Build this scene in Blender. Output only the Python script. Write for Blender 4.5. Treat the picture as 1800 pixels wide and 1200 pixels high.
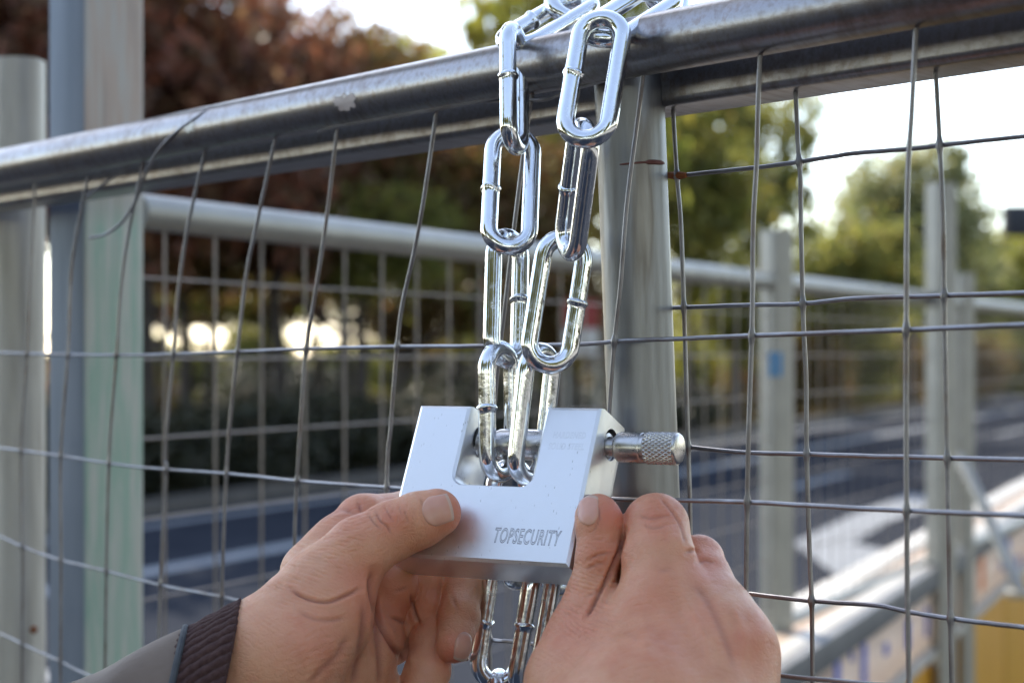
import bpy, bmesh, math, random
import numpy as np
from mathutils import Vector, Matrix
R = math.radians
for o in list(bpy.data.objects): bpy.data.objects.remove(o)
SC = bpy.context.scene
COL = SC.collection
# ------------------------------------------------------------------ camera, world, sun, exposure
F = 3200.0           # focal length in pixels of the 1800 px wide photograph
CH = 1.25            # camera height above the ground
cam = bpy.data.cameras.new('camera'); cam_o = bpy.data.objects.new('camera', cam); COL.objects.link(cam_o)
cam_o.location = (0, 0, CH); cam_o.rotation_euler = (R(90), 0, 0)
cam.sensor_width = 36; cam.lens = F/1800*36; cam.shift_y = 20/1800
cam.clip_start = 0.02; cam.clip_end = 3000
cam.dof.use_dof = True; cam.dof.focus_distance = 0.655; cam.dof.aperture_fstop = 12.0; cam.dof.aperture_blades = 0
SC.camera = cam_o
AZ, EL = R(-22), R(40)
S = Vector((math.sin(AZ)*math.cos(EL), math.cos(AZ)*math.cos(EL), math.sin(EL)))
w = bpy.data.worlds.new('World'); SC.world = w; w.use_nodes = True
nt = w.node_tree; bg = nt.nodes['Background']
sky = nt.nodes.new('ShaderNodeTexSky'); sky.sky_type = 'NISHITA'; sky.sun_disc = False
sky.sun_elevation = EL; sky.sun_rotation = AZ; sky.air_density = 1.0; sky.dust_density = .4; sky.ozone_density = 1.0
hsv = nt.nodes.new('ShaderNodeHueSaturation'); hsv.inputs['Saturation'].default_value = .76
nt.links.new(sky.outputs[0], hsv.inputs['Color']); nt.links.new(hsv.outputs[0], bg.inputs[0]); bg.inputs[1].default_value = 0.15
sl = bpy.data.lights.new('sun', 'SUN'); sl.energy = 3.0; sl.angle = R(0.5); sl.color = (1, .91, .76)
so = bpy.data.objects.new('sun', sl); COL.objects.link(so); so.rotation_euler = S.to_track_quat('Z', 'Y').to_euler()
so.location = (0, 0, 10)
SC.view_settings.view_transform = 'Standard'; SC.view_settings.look = 'None'
SC.view_settings.exposure = 1.62; SC.view_settings.gamma = 1
SC.render.engine = 'CYCLES'

# ------------------------------------------------------------------ helpers
def P(px, py, D): return Vector(((px-900)/F*D, D, CH+(620-py)/F*D))
def link(o, parent=None):
    COL.objects.link(o)
    if parent is not None: o.parent = parent
    return o
def mesh_obj(name, V, Fc, mat=None, parent=None, smooth=True):
    me = bpy.data.meshes.new(name)
    me.from_pydata([tuple(v) for v in V], [], [tuple(f) for f in Fc]); me.update()
    if smooth: me.polygons.foreach_set('use_smooth', [True]*len(me.polygons))
    if mat: me.materials.append(mat)
    return link(bpy.data.objects.new(name, me), parent)
def sharp(o, deg=35):
    me = o.data
    bm = bmesh.new(); bm.from_mesh(me)
    for e in bm.edges:
        if len(e.link_faces) == 2 and e.calc_face_angle(0) > R(deg): e.smooth = False
    bm.to_mesh(me); bm.free(); return o
def thing(name, label, cat, group=None, loc=(0, 0, 0)):
    o = bpy.data.objects.new(name, None); o.empty_display_size = .05; o.location = loc
    COL.objects.link(o); tag(o, label, cat, group); return o
def tag(o, label, cat, group=None, kind=None):
    if label: o['label'] = label
    if cat: o['category'] = cat
    if group: o['group'] = group
    if kind: o['kind'] = kind
    return o
def crom(pts, n=6):
    pts = [Vector(p) for p in pts]
    if len(pts) < 3: return pts
    q = [pts[0]*2-pts[1]]+pts+[pts[-1]*2-pts[-2]]; out = []
    for i in range(1, len(q)-2):
        for k in range(n):
            t = k/n; a, b, c, d = q[i-1], q[i], q[i+1], q[i+2]
            out.append(.5*((2*b)+(c-a)*t+(2*a-5*b+4*c-d)*t*t+(3*b-a-3*c+d)*t**3))
    out.append(pts[-1]); return out
def sweep(path, rad, seg=10, closed=False, caps=True, prof=None, up=None):
    """tube along path; rad number or list"""
    n = len(path); path = [Vector(p) for p in path]; V = []; Fc = []
    T = []
    for i in range(n):
        if closed: t = path[(i+1) % n]-path[i-1]
        else: t = path[min(i+1, n-1)]-path[max(i-1, 0)]
        T.append(t.normalized())
    a = up.copy() if up is not None else (Vector((0, 0, 1)) if abs(T[0].z) < .8 else Vector((1, 0, 0)))
    N = (a-T[0]*a.dot(T[0])).normalized()
    for i in range(n):
        if i:
            N = (N-T[i]*N.dot(T[i])).normalized()
        B = T[i].cross(N); r = rad[i] if hasattr(rad, '__len__') else rad
        if prof:
            for (x, y) in prof: V.append(path[i]+N*x*r+B*y*r)
        else:
            for k in range(seg):
                an = 2*math.pi*k/seg; V.append(path[i]+N*math.cos(an)*r+B*math.sin(an)*r)
    m = len(prof) if prof else seg
    for i in range(n if closed else n-1):
        j = (i+1) % n
        for k in range(m):
            l = (k+1) % m; Fc.append((i*m+k, i*m+l, j*m+l, j*m+k))
    if caps and not closed:
        Fc.append(tuple(range(m))[::-1]); Fc.append(tuple((n-1)*m+k for k in range(m)))
    return V, Fc
class MB:
    def __init__(s): s.V = []; s.F = []
    def add(s, vf):
        o = len(s.V); s.V += list(vf[0]); s.F += [tuple(i+o for i in f) for f in vf[1]]; return s
    def tube(s, path, r, seg=10, **k): return s.add(sweep(path, r, seg, **k))
    def box(s, c, size, M=None, bev=0):
        x, y, z = [q/2 for q in size]; M = M or Matrix.Identity(3)
        b = min(bev, x*.9, y*.9, z*.9)
        if b <= 0:
            vs = [Vector((i*x, j*y, k*z)) for k in (-1, 1) for j in (-1, 1) for i in (-1, 1)]
            fs = [(0, 2, 3, 1), (4, 5, 7, 6), (0, 1, 5, 4), (2, 6, 7, 3), (0, 4, 6, 2), (1, 3, 7, 5)]
        else:
            bm = bmesh.new(); bmesh.ops.create_cube(bm, size=1)
            for v in bm.verts: v.co = Vector((v.co.x*2*x, v.co.y*2*y, v.co.z*2*z))
            bmesh.ops.bevel(bm, geom=bm.edges[:], offset=b, segments=2, profile=.7, affect='EDGES')
            vs = [v.co.copy() for v in bm.verts]; fs = [[v.index for v in f.verts] for f in bm.faces]; bm.free()
        return s.add(([Vector(c)+M@v for v in vs], fs))
    def obj(s, name, mat, parent=None, smooth=True, sh=35):
        o = mesh_obj(name, s.V, s.F, mat, parent, smooth)
        if smooth and sh: sharp(o, sh)
        return o
def roundrect(w_, h_, r, n=4):
    out = []
    for cx, cy, a0 in ((w_/2-r, h_/2-r, 0), (-w_/2+r, h_/2-r, 90), (-w_/2+r, -h_/2+r, 180), (w_/2-r, -h_/2+r, 270)):
        for k in range(n+1):
            a = R(a0+90*k/n); out.append((cx+r*math.cos(a), cy+r*math.sin(a)))
    return out

# ------------------------------------------------------------------ materials
def mat(name): 
    m = bpy.data.materials.new(name); m.use_nodes = True; return m, m.node_tree, m.node_tree.nodes['Principled BSDF']
def nd(nt, t, **k):
    n = nt.nodes.new(t)
    for a, b in k.items():
        if a.startswith('i_'): n.inputs[a[2:].replace('_', ' ')].default_value = b
        else: setattr(n, a, b)
    return n
def ramp(nt, src, stops):
    r = nt.nodes.new('ShaderNodeValToRGB'); el = r.color_ramp.elements
    while len(el) < len(stops): el.new(.5)
    for e, (p, c) in zip(el, stops): e.position = p; e.color = (*c, 1) if len(c) == 3 else c
    nt.links.new(src, r.inputs[0]); return r.outputs[0]
def coords(nt, scale=(1, 1, 1), kind='Object'):
    tc = nt.nodes.new('ShaderNodeTexCoord'); mp = nt.nodes.new('ShaderNodeMapping'); mp.inputs['Scale'].default_value = scale
    nt.links.new(tc.outputs[kind], mp.inputs[0]); return mp.outputs[0]
def noise(nt, vec, scale, detail=4, rough=.6):
    n = nd(nt, 'ShaderNodeTexNoise'); n.inputs['Scale'].default_value = scale; n.inputs['Detail'].default_value = detail; n.inputs['Roughness'].default_value = rough
    nt.links.new(vec, n.inputs['Vector']); return n.outputs[0]
def bump(nt, bs, h, strength, dist, prev=None):
    b = nd(nt, 'ShaderNodeBump'); b.inputs['Strength'].default_value = strength; b.inputs['Distance'].default_value = dist
    nt.links.new(h, b.inputs['Height'])
    if prev: nt.links.new(prev, b.inputs['Normal'])
    nt.links.new(b.outputs[0], bs.inputs['Normal']); return b.outputs[0]
def simple(name, stops, rough=(.5, .6), metal=0, scale=20, cs=(1, 1, 1), bs=.2, bd=.001, bscale=None, spec=.5):
    m, nt, b = mat(name); v = coords(nt, cs); n = noise(nt, v, scale)
    nt.links.new(ramp(nt, n, stops), b.inputs['Base Color'])
    r = nd(nt, 'ShaderNodeMapRange'); r.inputs['To Min'].default_value = rough[0]; r.inputs['To Max'].default_value = rough[1]
    nt.links.new(noise(nt, v, scale*2.3), r.inputs[0]); nt.links.new(r.outputs[0], b.inputs['Roughness'])
    b.inputs['Metallic'].default_value = metal; b.inputs['Specular IOR Level'].default_value = spec
    if bs: bump(nt, b, noise(nt, v, bscale or scale*4), bs, bd)
    return m
# zinc plated chain
def mk_chain():
    m, nt, b = mat('zinc_plating'); v = coords(nt, kind='Object')
    nt.links.new(ramp(nt, noise(nt, v, 40), [(.3, (.74, .78, .82)), (.7, (.86, .87, .88))]), b.inputs['Base Color'])
    b.inputs['Metallic'].default_value = 1
    nt.links.new(ramp(nt, noise(nt, v, 260, 5), [(.38, (.09,)*3), (.55, (.17,)*3), (.72, (.36,)*3)]), b.inputs['Roughness'])
    bump(nt, b, noise(nt, v, 130, 3), .12, .0012)
    return m
M_CHAIN = mk_chain()
def mk_lock():
    m, nt, b = mat('satin_nickel'); v = coords(nt)
    vor = nd(nt, 'ShaderNodeTexVoronoi'); vor.inputs['Scale'].default_value = 620; nt.links.new(coords(nt, (1, 1, .35)), vor.inputs['Vector'])
    pits = ramp(nt, vor.outputs['Distance'], [(.07, (0, 0, 0)), (.15, (1, 1, 1))])
    msk = ramp(nt, noise(nt, v, 60, 3), [(.48, (1, 1, 1)), (.58, (0, 0, 0))])
    mx = nd(nt, 'ShaderNodeMix', data_type='FLOAT'); 
    mm = nd(nt, 'ShaderNodeMath', operation='MAXIMUM'); nt.links.new(pits, mm.inputs[0]); nt.links.new(msk, mm.inputs[1])
    nt.links.new(ramp(nt, mm.outputs[0], [(0, (.50, .49, .48)), (1, (.80, .80, .81))]), b.inputs['Base Color'])
    b.inputs['Metallic'].default_value = .92
    nt.links.new(ramp(nt, noise(nt, v, 110, 6, .75), [(.35, (.29,)*3), (.5, (.40,)*3), (.62, (.33,)*3), (.75, (.5,)*3)]), b.inputs['Roughness'])
    g = noise(nt, coords(nt, (1, 1, 12)), 500, 3)
    n1 = bump(nt, b, g, .18, .0002)
    scr = ramp(nt, noise(nt, coords(nt, (1, 1, .05)), 900, 2), [(.30, (0,)*3), (.34, (1,)*3)]); n3 = bump(nt, b, scr, .12, .0001, n1)
    bump(nt, b, mm.outputs[0], .35, .0002, n3)
    return m
M_LOCK = mk_lock()
M_BOLT = simple('brushed_bolt_steel', [(.3, (.55, .53, .51)), (.7, (.66, .64, .62))], (.22, .34), 1, 120, bs=.08, bd=.0002, bscale=900)
M_ENGR = simple('engraved_groove', [(.3, (.26, .26, .28)), (.7, (.38, .38, .40))], (.4, .5), .9, 200, bs=0)
M_FAINT = simple('faint_stamp', [(.3, (.60, .60, .61)), (.7, (.72, .72, .72))], (.4, .5), .92, 200, bs=0)
M_DARK = simple('dark_rubber', [(.3, (.008,)*3), (.7, (.015,)*3)], (.5, .6), 0, 100, bs=0)
def mk_rail():
    m, nt, b = mat('scuffed_galvanised_rail'); tc = nd(nt, 'ShaderNodeTexCoord')
    ro = nd(nt, 'ShaderNodeMapping'); ro.inputs['Rotation'].default_value = (0, 0, math.atan2(.816, 1.0)*1 + math.pi/2*0 - R(0)); nt.links.new(tc.outputs['Object'], ro.inputs[0])
    st = nd(nt, 'ShaderNodeMapping'); st.inputs['Scale'].default_value = (1, .05, 1); nt.links.new(ro.outputs[0], st.inputs[0])
    n1 = noise(nt, st.outputs[0], 260, 5, .65); n2 = noise(nt, tc.outputs['Object'], 26, 5, .6); n3 = noise(nt, tc.outputs['Object'], 300, 4, .7)
    mx = nd(nt, 'ShaderNodeMix', data_type='FLOAT'); mx.inputs[0].default_value = .45; nt.links.new(n1, mx.inputs[2]); nt.links.new(n2, mx.inputs[3])
    c = ramp(nt, mx.outputs[0], [(.32, (.16, .125, .115)), (.44, (.22, .20, .195)), (.53, (.27, .265, .275)), (.62, (.22, .185, .17)), (.7, (.30, .29, .29))])
    sp = ramp(nt, n3, [(.26, (.45, .4, .38)), (.36, (1, 1, 1))]); mu = nd(nt, 'ShaderNodeMix', data_type='RGBA', blend_type='MULTIPLY'); mu.inputs[0].default_value = .45
    nt.links.new(c, mu.inputs[6]); nt.links.new(sp, mu.inputs[7]); nt.links.new(mu.outputs[2], b.inputs['Base Color'])
    b.inputs['Metallic'].default_value = .9; nt.links.new(ramp(nt, mx.outputs[0], [(.35, (.36,)*3), (.55, (.28,)*3), (.68, (.34,)*3)]), b.inputs['Roughness'])
    q = bump(nt, b, n1, .15, .0004); bump(nt, b, n3, .10, .0003, q); return m
M_RAIL = mk_rail()
M_POST = simple('galvanised_post', [(.3, (.16, .145, .135)), (.42, (.22, .22, .22)), (.55, (.28, .28, .28)), (.62, (.21, .195, .18)), (.75, (.34, .325, .30))], (.33, .48), .85, 55, (1, 1, .12), bs=.2, bd=.0004, bscale=500)
M_WIRE = simple('aged_wire', [(.25, (.17, .135, .12)), (.5, (.24, .23, .235)), (.8, (.32, .315, .33))], (.3, .5), .85, 60, bs=.3, bd=.0003, bscale=500)
M_BWIRE = simple('back_fence_wire', [(.3, (.20, .165, .14)), (.7, (.27, .225, .20))], (.4, .55), .4, 40, bs=0)
M_BRAIL = simple('back_fence_rail', [(.3, (.29, .28, .25)), (.7, (.36, .345, .31))], (.4, .55), .5, 15, bs=.1)
M_RUST = simple('orange_rust', [(.3, (.24, .07, .02)), (.7, (.36, .12, .04))], (.8, .95), 0, 300, bs=.6, bd=.0008)
M_REDRUST = simple('red_rust_stain', [(.3, (.13, .045, .035)), (.7, (.22, .10, .08))], (.6, .8), .2, 200, bs=.4, bd=.0004)
def mk_square():
    m, nt, b = mat('weathered_square_post'); tc = nd(nt, 'ShaderNodeTexCoord'); sp = nd(nt, 'ShaderNodeSeparateXYZ'); nt.links.new(tc.outputs['Object'], sp.inputs[0])
    v = coords(nt, (1, 1, .06)); n = noise(nt, v, 160, 4)
    up = ramp(nt, n, [(.3, (.36, .31, .28)), (.45, (.47, .38, .33)), (.6, (.46, .45, .43)), (.75, (.44, .30, .25))])
    lo = ramp(nt, n, [(.3, (.40, .42, .38)), (.43, (.29, .41, .34)), (.56, (.44, .46, .42)), (.7, (.47, .46, .41)), (.8, (.38, .31, .22))])
    mx = nd(nt, 'ShaderNodeMix', data_type='RGBA'); mr = nd(nt, 'ShaderNodeMapRange')
    mr.inputs['From Min'].default_value = 1.36; mr.inputs['From Max'].default_value = 1.33; nt.links.new(sp.outputs[2], mr.inputs[0])
    nt.links.new(mr.outputs[0], mx.inputs[0]); nt.links.new(up, mx.inputs[6]); nt.links.new(lo, mx.inputs[7]); nt.links.new(mx.outputs[2], b.inputs['Base Color'])
    b.inputs['Roughness'].default_value = .5; b.inputs['Metallic'].default_value = .35; bump(nt, b, n, .2, .0005); return m
M_SQ = mk_square()
M_SQ_SHADE = simple('shaded_post_face', [(.3, (.17, .20, .25)), (.7, (.23, .26, .32))], (.4, .55), .5, 60, (1, 1, .08), bs=.15)  # bluish shade on the post's left side, put into the colour
def mk_skin():
    m, nt, b = mat('skin'); v = coords(nt)
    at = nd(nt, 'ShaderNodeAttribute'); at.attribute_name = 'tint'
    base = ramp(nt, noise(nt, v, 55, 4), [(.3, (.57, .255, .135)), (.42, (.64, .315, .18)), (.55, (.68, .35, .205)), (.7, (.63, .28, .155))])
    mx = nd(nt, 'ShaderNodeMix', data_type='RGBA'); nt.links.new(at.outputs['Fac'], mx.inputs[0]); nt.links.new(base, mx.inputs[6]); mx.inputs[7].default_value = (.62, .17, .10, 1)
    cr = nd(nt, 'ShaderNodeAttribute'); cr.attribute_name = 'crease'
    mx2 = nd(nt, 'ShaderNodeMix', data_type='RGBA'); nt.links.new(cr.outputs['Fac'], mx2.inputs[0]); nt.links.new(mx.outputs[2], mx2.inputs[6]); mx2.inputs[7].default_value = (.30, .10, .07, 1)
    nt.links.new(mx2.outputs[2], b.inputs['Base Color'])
    b.inputs['Subsurface Weight'].default_value = .4; b.inputs['Subsurface Radius'].default_value = (1, .32, .16); b.inputs['Subsurface Scale'].default_value = .0035
    nt.links.new(ramp(nt, noise(nt, v, 350, 3), [(.3, (.40,)*3), (.7, (.55,)*3)]), b.inputs['Roughness'])
    b.inputs['Specular IOR Level'].default_value = .45
    def skinvor(scale, cs):
        vo = nd(nt, 'ShaderNodeTexVoronoi', feature='DISTANCE_TO_EDGE'); vo.inputs['Scale'].default_value = scale
        vv = coords(nt, cs); ns = nd(nt, 'ShaderNodeTexNoise'); ns.inputs['Scale'].default_value = 120; nt.links.new(v, ns.inputs['Vector'])
        ad = nd(nt, 'ShaderNodeMix', data_type='RGBA', blend_type='LINEAR_LIGHT'); ad.inputs[0].default_value = .006; nt.links.new(vv, ad.inputs[6]); nt.links.new(ns.outputs['Color'], ad.inputs[7])
        nt.links.new(ad.outputs[2], vo.inputs['Vector']); return ramp(nt, vo.outputs['Distance'], [(0, (0,)*3), (.16, (1,)*3)])
    n0 = bump(nt, b, noise(nt, v, 1500, 2), .25, .0002)
    n1 = bump(nt, b, skinvor(620, (1, 1, 1)), .28, .00022, n0)
    n2 = bump(nt, b, skinvor(260, (1, .7, 1.5)), .22, .00032, n1)
    bump(nt, b, noise(nt, v, 180, 4), .3, .0010, n2)
    return m
M_SKIN = mk_skin()
def mk_nail():
    m, nt, b = mat('fingernail'); v = coords(nt)
    nt.links.new(ramp(nt, noise(nt, v, 90, 2), [(.3, (.62, .31, .22)), (.7, (.70, .39, .29))]), b.inputs['Base Color'])
    b.inputs['Roughness'].default_value = .28; b.inputs['Subsurface Weight'].default_value = .4; b.inputs['Subsurface Radius'].default_value = (1, .4, .25); b.inputs['Subsurface Scale'].default_value = .002
    bump(nt, b, noise(nt, coords(nt, (1, 1, .2)), 900, 2), .06, .0002); return m
M_NAIL = mk_nail()
M_NAILTIP = simple('nail_edge', [(.3, (.60, .40, .30)), (.7, (.64, .45, .34))], (.35, .45), 0, 90, bs=0)
def mk_fabric(name, c1, c2, sc, rough=.85, bd=.0004, bs=.5):
    m, nt, b = mat(name); v = coords(nt)
    nt.links.new(ramp(nt, noise(nt, v, sc, 4), [(.3, c1), (.7, c2)]), b.inputs['Base Color']); b.inputs['Roughness'].default_value = rough
    b.inputs['Sheen Weight'].default_value = .05; b.inputs['Specular IOR Level'].default_value = .25; bump(nt, b, noise(nt, v, sc*3, 5), bs, bd); return m
M_KNIT = mk_fabric('dark_knit', (.055, .026, .024), (.095, .052, .047), 600, .95, .0008, .8)
M_COAT = mk_fabric('grey_nylon', (.135, .098, .072), (.165, .122, .092), 60, .6, .002, .15)
M_SEAM = mk_fabric('seam_piping', (.05, .055, .06), (.08, .085, .09), 300, .8)
def leafmat(name, cols, trans=.45):
    m, nt, b = mat(name); g = nd(nt, 'ShaderNodeNewGeometry')
    c = ramp(nt, g.outputs['Random Per Island'], [(i/(len(cols)-1), q) for i, q in enumerate(cols)])
    nt.links.new(c, b.inputs['Base Color']); b.inputs['Roughness'].default_value = .55
    tr = nd(nt, 'ShaderNodeBsdfTranslucent'); ms = nd(nt, 'ShaderNodeMixShader'); ms.inputs[0].default_value = trans
    hs = nd(nt, 'ShaderNodeHueSaturation'); hs.inputs['Value'].default_value = 1.5; nt.links.new(c, hs.inputs['Color']); nt.links.new(hs.outputs[0], tr.inputs[0])
    nt.links.new(b.outputs[0], ms.inputs[1]); nt.links.new(tr.outputs[0], ms.inputs[2]); nt.links.new(ms.outputs[0], nt.nodes['Material Output'].inputs[0]); return m
LEAF = dict(
    red=leafmat('russet_leaves', [(.14, .048, .028), (.21, .075, .038), (.15, .085, .042), (.08, .038, .024)], .5),
    brown=leafmat('brown_green_leaves', [(.13, .07, .028), (.15, .13, .035), (.19, .075, .03), (.09, .09, .03)], .5),
    green=leafmat('dark_green_leaves', [(.10, .12, .03), (.16, .17, .04), (.25, .22, .045), (.13, .11, .035)], .6),
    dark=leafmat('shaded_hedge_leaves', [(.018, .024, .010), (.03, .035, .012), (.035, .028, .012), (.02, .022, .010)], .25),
    yellow=leafmat('yellow_green_leaves', [(.22, .23, .035), (.28, .26, .04), (.15, .17, .03), (.28, .19, .04)], .55),
    pale=leafmat('pale_green_leaves', [(.20, .21, .09), (.26, .25, .11), (.15, .17, .08), (.22, .19, .10)], .6))
M_BARK = simple('bark', [(.3, (.035, .026, .02)), (.7, (.07, .055, .045))], (.8, .95), 0, 8, bs=.8, bd=.02)

# ------------------------------------------------------------------ ground, road, markings
RD = Vector((.445, 1, 0)).normalized(); RN = Vector((RD.y, -RD.x, 0))       # road direction, right normal
K0 = Vector((-2.8, 13.8, 0))                                                # point on the far kerb line
def road_pt(along, across, z=0): return K0+RD*along+RN*across+Vector((0, 0, z))
def sheet(name, a0, a1, c0, c1, z, m, th=0):
    V = [road_pt(a0, c0, z), road_pt(a1, c0, z), road_pt(a1, c1, z), road_pt(a0, c1, z)]
    return mesh_obj(name, V, [(0, 3, 2, 1)], m, None, False)
def mk_ground():
    m, nt, b = mat('grass_and_leaf_litter'); v = coords(nt)
    c = ramp(nt, noise(nt, v, .35, 6, .65), [(.36, (.008, .010, .005)), (.5, (.014, .014, .007)), (.6, (.05, .035, .012)), (.7, (.012, .011, .007))])
    nt.links.new(c, b.inputs['Base Color']); b.inputs['Roughness'].default_value = .9; b.inputs['Specular IOR Level'].default_value = 0; bump(nt, b, noise(nt, v, 12), .6, .05); return m
gs = 1500
g = mesh_obj('ground', [(-gs, -gs, -.02), (gs, -gs, -.02), (gs, gs, -.02), (-gs, gs, -.02)], [(0, 1, 2, 3)], mk_ground(), None, False); tag(g, None, None, None, 'structure')
M_ASPH = simple('asphalt', [(.3, (.028, .031, .040)), (.7, (.040, .044, .054))], (.85, .95), 0, 3, bs=.5, bd=.004, bscale=90, spec=0)
M_MARK = simple('road_paint', [(.3, (.22, .23, .25)), (.7, (.30, .31, .32))], (.8, .9), 0, 4, bs=.2, spec=0)
M_PAVE = simple('pavement_concrete', [(.3, (.20, .19, .18)), (.7, (.28, .27, .25))], (.8, .9), 0, 5, bs=.3, bd=.003)
M_KERB = simple('kerb_stone', [(.3, (.07, .065, .06)), (.7, (.11, .10, .09))], (.8, .9), 0, 6, bs=.3, spec=.1)
tag(sheet('road', -120, 400, 0, 11.2, 0, M_ASPH), None, None, None, 'structure')
V, Fc = [], []
mk = MB(); M3 = Matrix((RD, RN, Vector((0, 0, 1)))).transposed()
def strip(a0, a1, c0, c1):
    o = len(mk.V); mk.V += [road_pt(a0, c0, .004), road_pt(a1, c0, .004), road_pt(a1, c1, .004), road_pt(a0, c1, .004)]; mk.F.append((o, o+3, o+2, o+1))
strip(-100, 400, .35, .50)
a = -60
while a < 160: strip(a, a+3.2, 3.6, 3.75); a += 6.4
strip(-100, 400, 1.95, 2.17)
strip(-100, 400, 7.1, 7.25)
def poly(pts, z=.008):
    o = len(mk.V); mk.V += [Vector((x, y, z)) for x, y in pts]; mk.F.append(tuple(range(o, o+len(pts))))
def gp(px, py):                                                               # ground point seen at a pixel
    D = CH*F/(py-620); return ((px-900)/F*D, D)
poly([gp(1395, 955), gp(1500, 905), gp(1600, 868), gp(1665, 880), gp(1560, 920), gp(1500, 955)])
poly([gp(1395, 956), gp(1500, 956), gp(1640, 985), gp(1760, 1010), gp(1600, 1040), gp(1480, 1020)])
o = mesh_obj('road_marking', mk.V, mk.F, M_MARK, None, False); tag(o, None, None, None, 'structure')
kb = MB(); kb.box(road_pt(140, -.09, .055), (520, .18, .13), M3, .02); tag(kb.obj('kerb', M_KERB), None, None, None, 'structure')
kb = MB(); kb.box(road_pt(140, 11.29, .055), (520, .18, .13), M3, .02); kb.V = kb.V; tag(kb.obj('near_kerb', M_KERB), None, None, None, 'structure')
pv = MB(); pv.box(road_pt(140, 15.4, .04), (520, 8.0, .15), M3, 0); tag(pv.obj('pavement', M_PAVE, None, False), None, None, None, 'structure')

# ------------------------------------------------------------------ trees
def leaves_mesh(name, rx, ry, rz, n, size, seed, clumps=60, shell=.55):
    rng = np.random.default_rng(seed)
    d = rng.normal(size=(clumps, 3)); d /= np.linalg.norm(d, axis=1)[:, None]
    rr = (shell+(1-shell)*rng.random(clumps))[:, None]*(.62+.5*rng.random((clumps, 1)))
    cc = d*rr*np.array([rx, ry, rz]); cr = (.12+.30*rng.random(clumps)**1.5)*min(rx, rz)
    idx = rng.integers(0, clumps, n); q = rng.normal(size=(n, 3))*.55
    c = cc[idx]+q*cr[idx][:, None]
    nl = n//4; e = rng.normal(size=(nl, 3)); e /= np.linalg.norm(e, axis=1)[:, None]; c[:nl] = e*(rng.random((nl, 1))**.4)*np.array([rx, ry, rz])*.9
    a = rng.normal(size=(n, 3)); a /= np.linalg.norm(a, axis=1)[:, None]
    b = rng.normal(size=(n, 3)); b -= a*(a*b).sum(1)[:, None]; b /= np.linalg.norm(b, axis=1)[:, None]
    s = size*(.6+.8*rng.random((n, 1)))
    V = np.stack([c-a*s, c+b*s*.55, c+a*s, c-b*s*.55], 1).reshape(-1, 3)
    me = bpy.data.meshes.new(name); me.vertices.add(4*n); me.vertices.foreach_set('co', V.ravel())
    me.loops.add(4*n); me.loops.foreach_set('vertex_index', np.arange(4*n)); me.polygons.add(n)
    me.polygons.foreach_set('loop_start', np.arange(0, 4*n, 4)); me.polygons.foreach_set('loop_total', np.full(n, 4)); me.update(calc_edges=True)
    return me
CR = [leaves_mesh('crown%d' % i, 1, 1, 1, 7000, .050, 10+i, 55) for i in range(3)]
CRD = [leaves_mesh('crown_dense%d' % i, 1, 1, 1, 12500, .046, 20+i, 85, .3) for i in range(2)]
def tree(name, label, px, D, zc, rx, rz, kind, dense=False, seed=0, sq=.8, group='trees beyond the road', base=0):
    rng = random.Random(seed*7+3)
    if base == 0:                                        # keep every tree on the verge beyond the far kerb
        Dm = 20.1/(1-.445**-1*(px-900)/F)+1.5+.5*rng.random()
        if D < Dm: k = Dm/D; D *= k; zc *= k; rx *= k; rz *= k
    x = (px-900)/F*D
    t = thing(name, label, 'tree', group, (x, D, base))
    me = (CRD if dense else CR)[seed % (2 if dense else 3)].copy(); me.materials.clear(); me.materials.append(LEAF[kind])
    c = bpy.data.objects.new('crown', me); link(c, t); c.location = (0, 0, CH+zc-base); c.scale = (rx, rx*sq, rz); c.rotation_euler = (0, 0, rng.random()*6)
    m = MB(); h = CH+zc-base; p = []; r0 = .05+.035*rx
    for k in range(7):
        f = k/6; p.append((rng.uniform(-.1, .1)*f, rng.uniform(-.1, .1)*f, -.05+h*f*1.05))
    m.tube(crom(p, 3), list(np.linspace(r0, r0*.35, 19)), 8)
    tr = m.obj('trunk', M_BARK, t)
    for k in range(6):
        an = rng.random()*6.28; z0 = h*(.5+.07*k); e = Vector((math.cos(an)*rx*.65, math.sin(an)*rx*.5, z0+rz*(.3+.4*rng.random())))
        s = Vector((0, 0, z0)); mid = (s+e)/2+Vector((0, 0, -.1*rx))
        b = MB(); b.tube(crom([s, mid, e], 4), list(np.linspace(r0*.45, r0*.12, 9)), 6); b.obj('limb', M_BARK, tr)
    return t
ORD = ['first', 'second', 'third', 'fourth', 'fifth', 'sixth', 'seventh', 'eighth', 'ninth', 'tenth', 'eleventh', 'twelfth', 'thirteenth', 'fourteenth', 'fifteenth', 'sixteenth']
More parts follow.
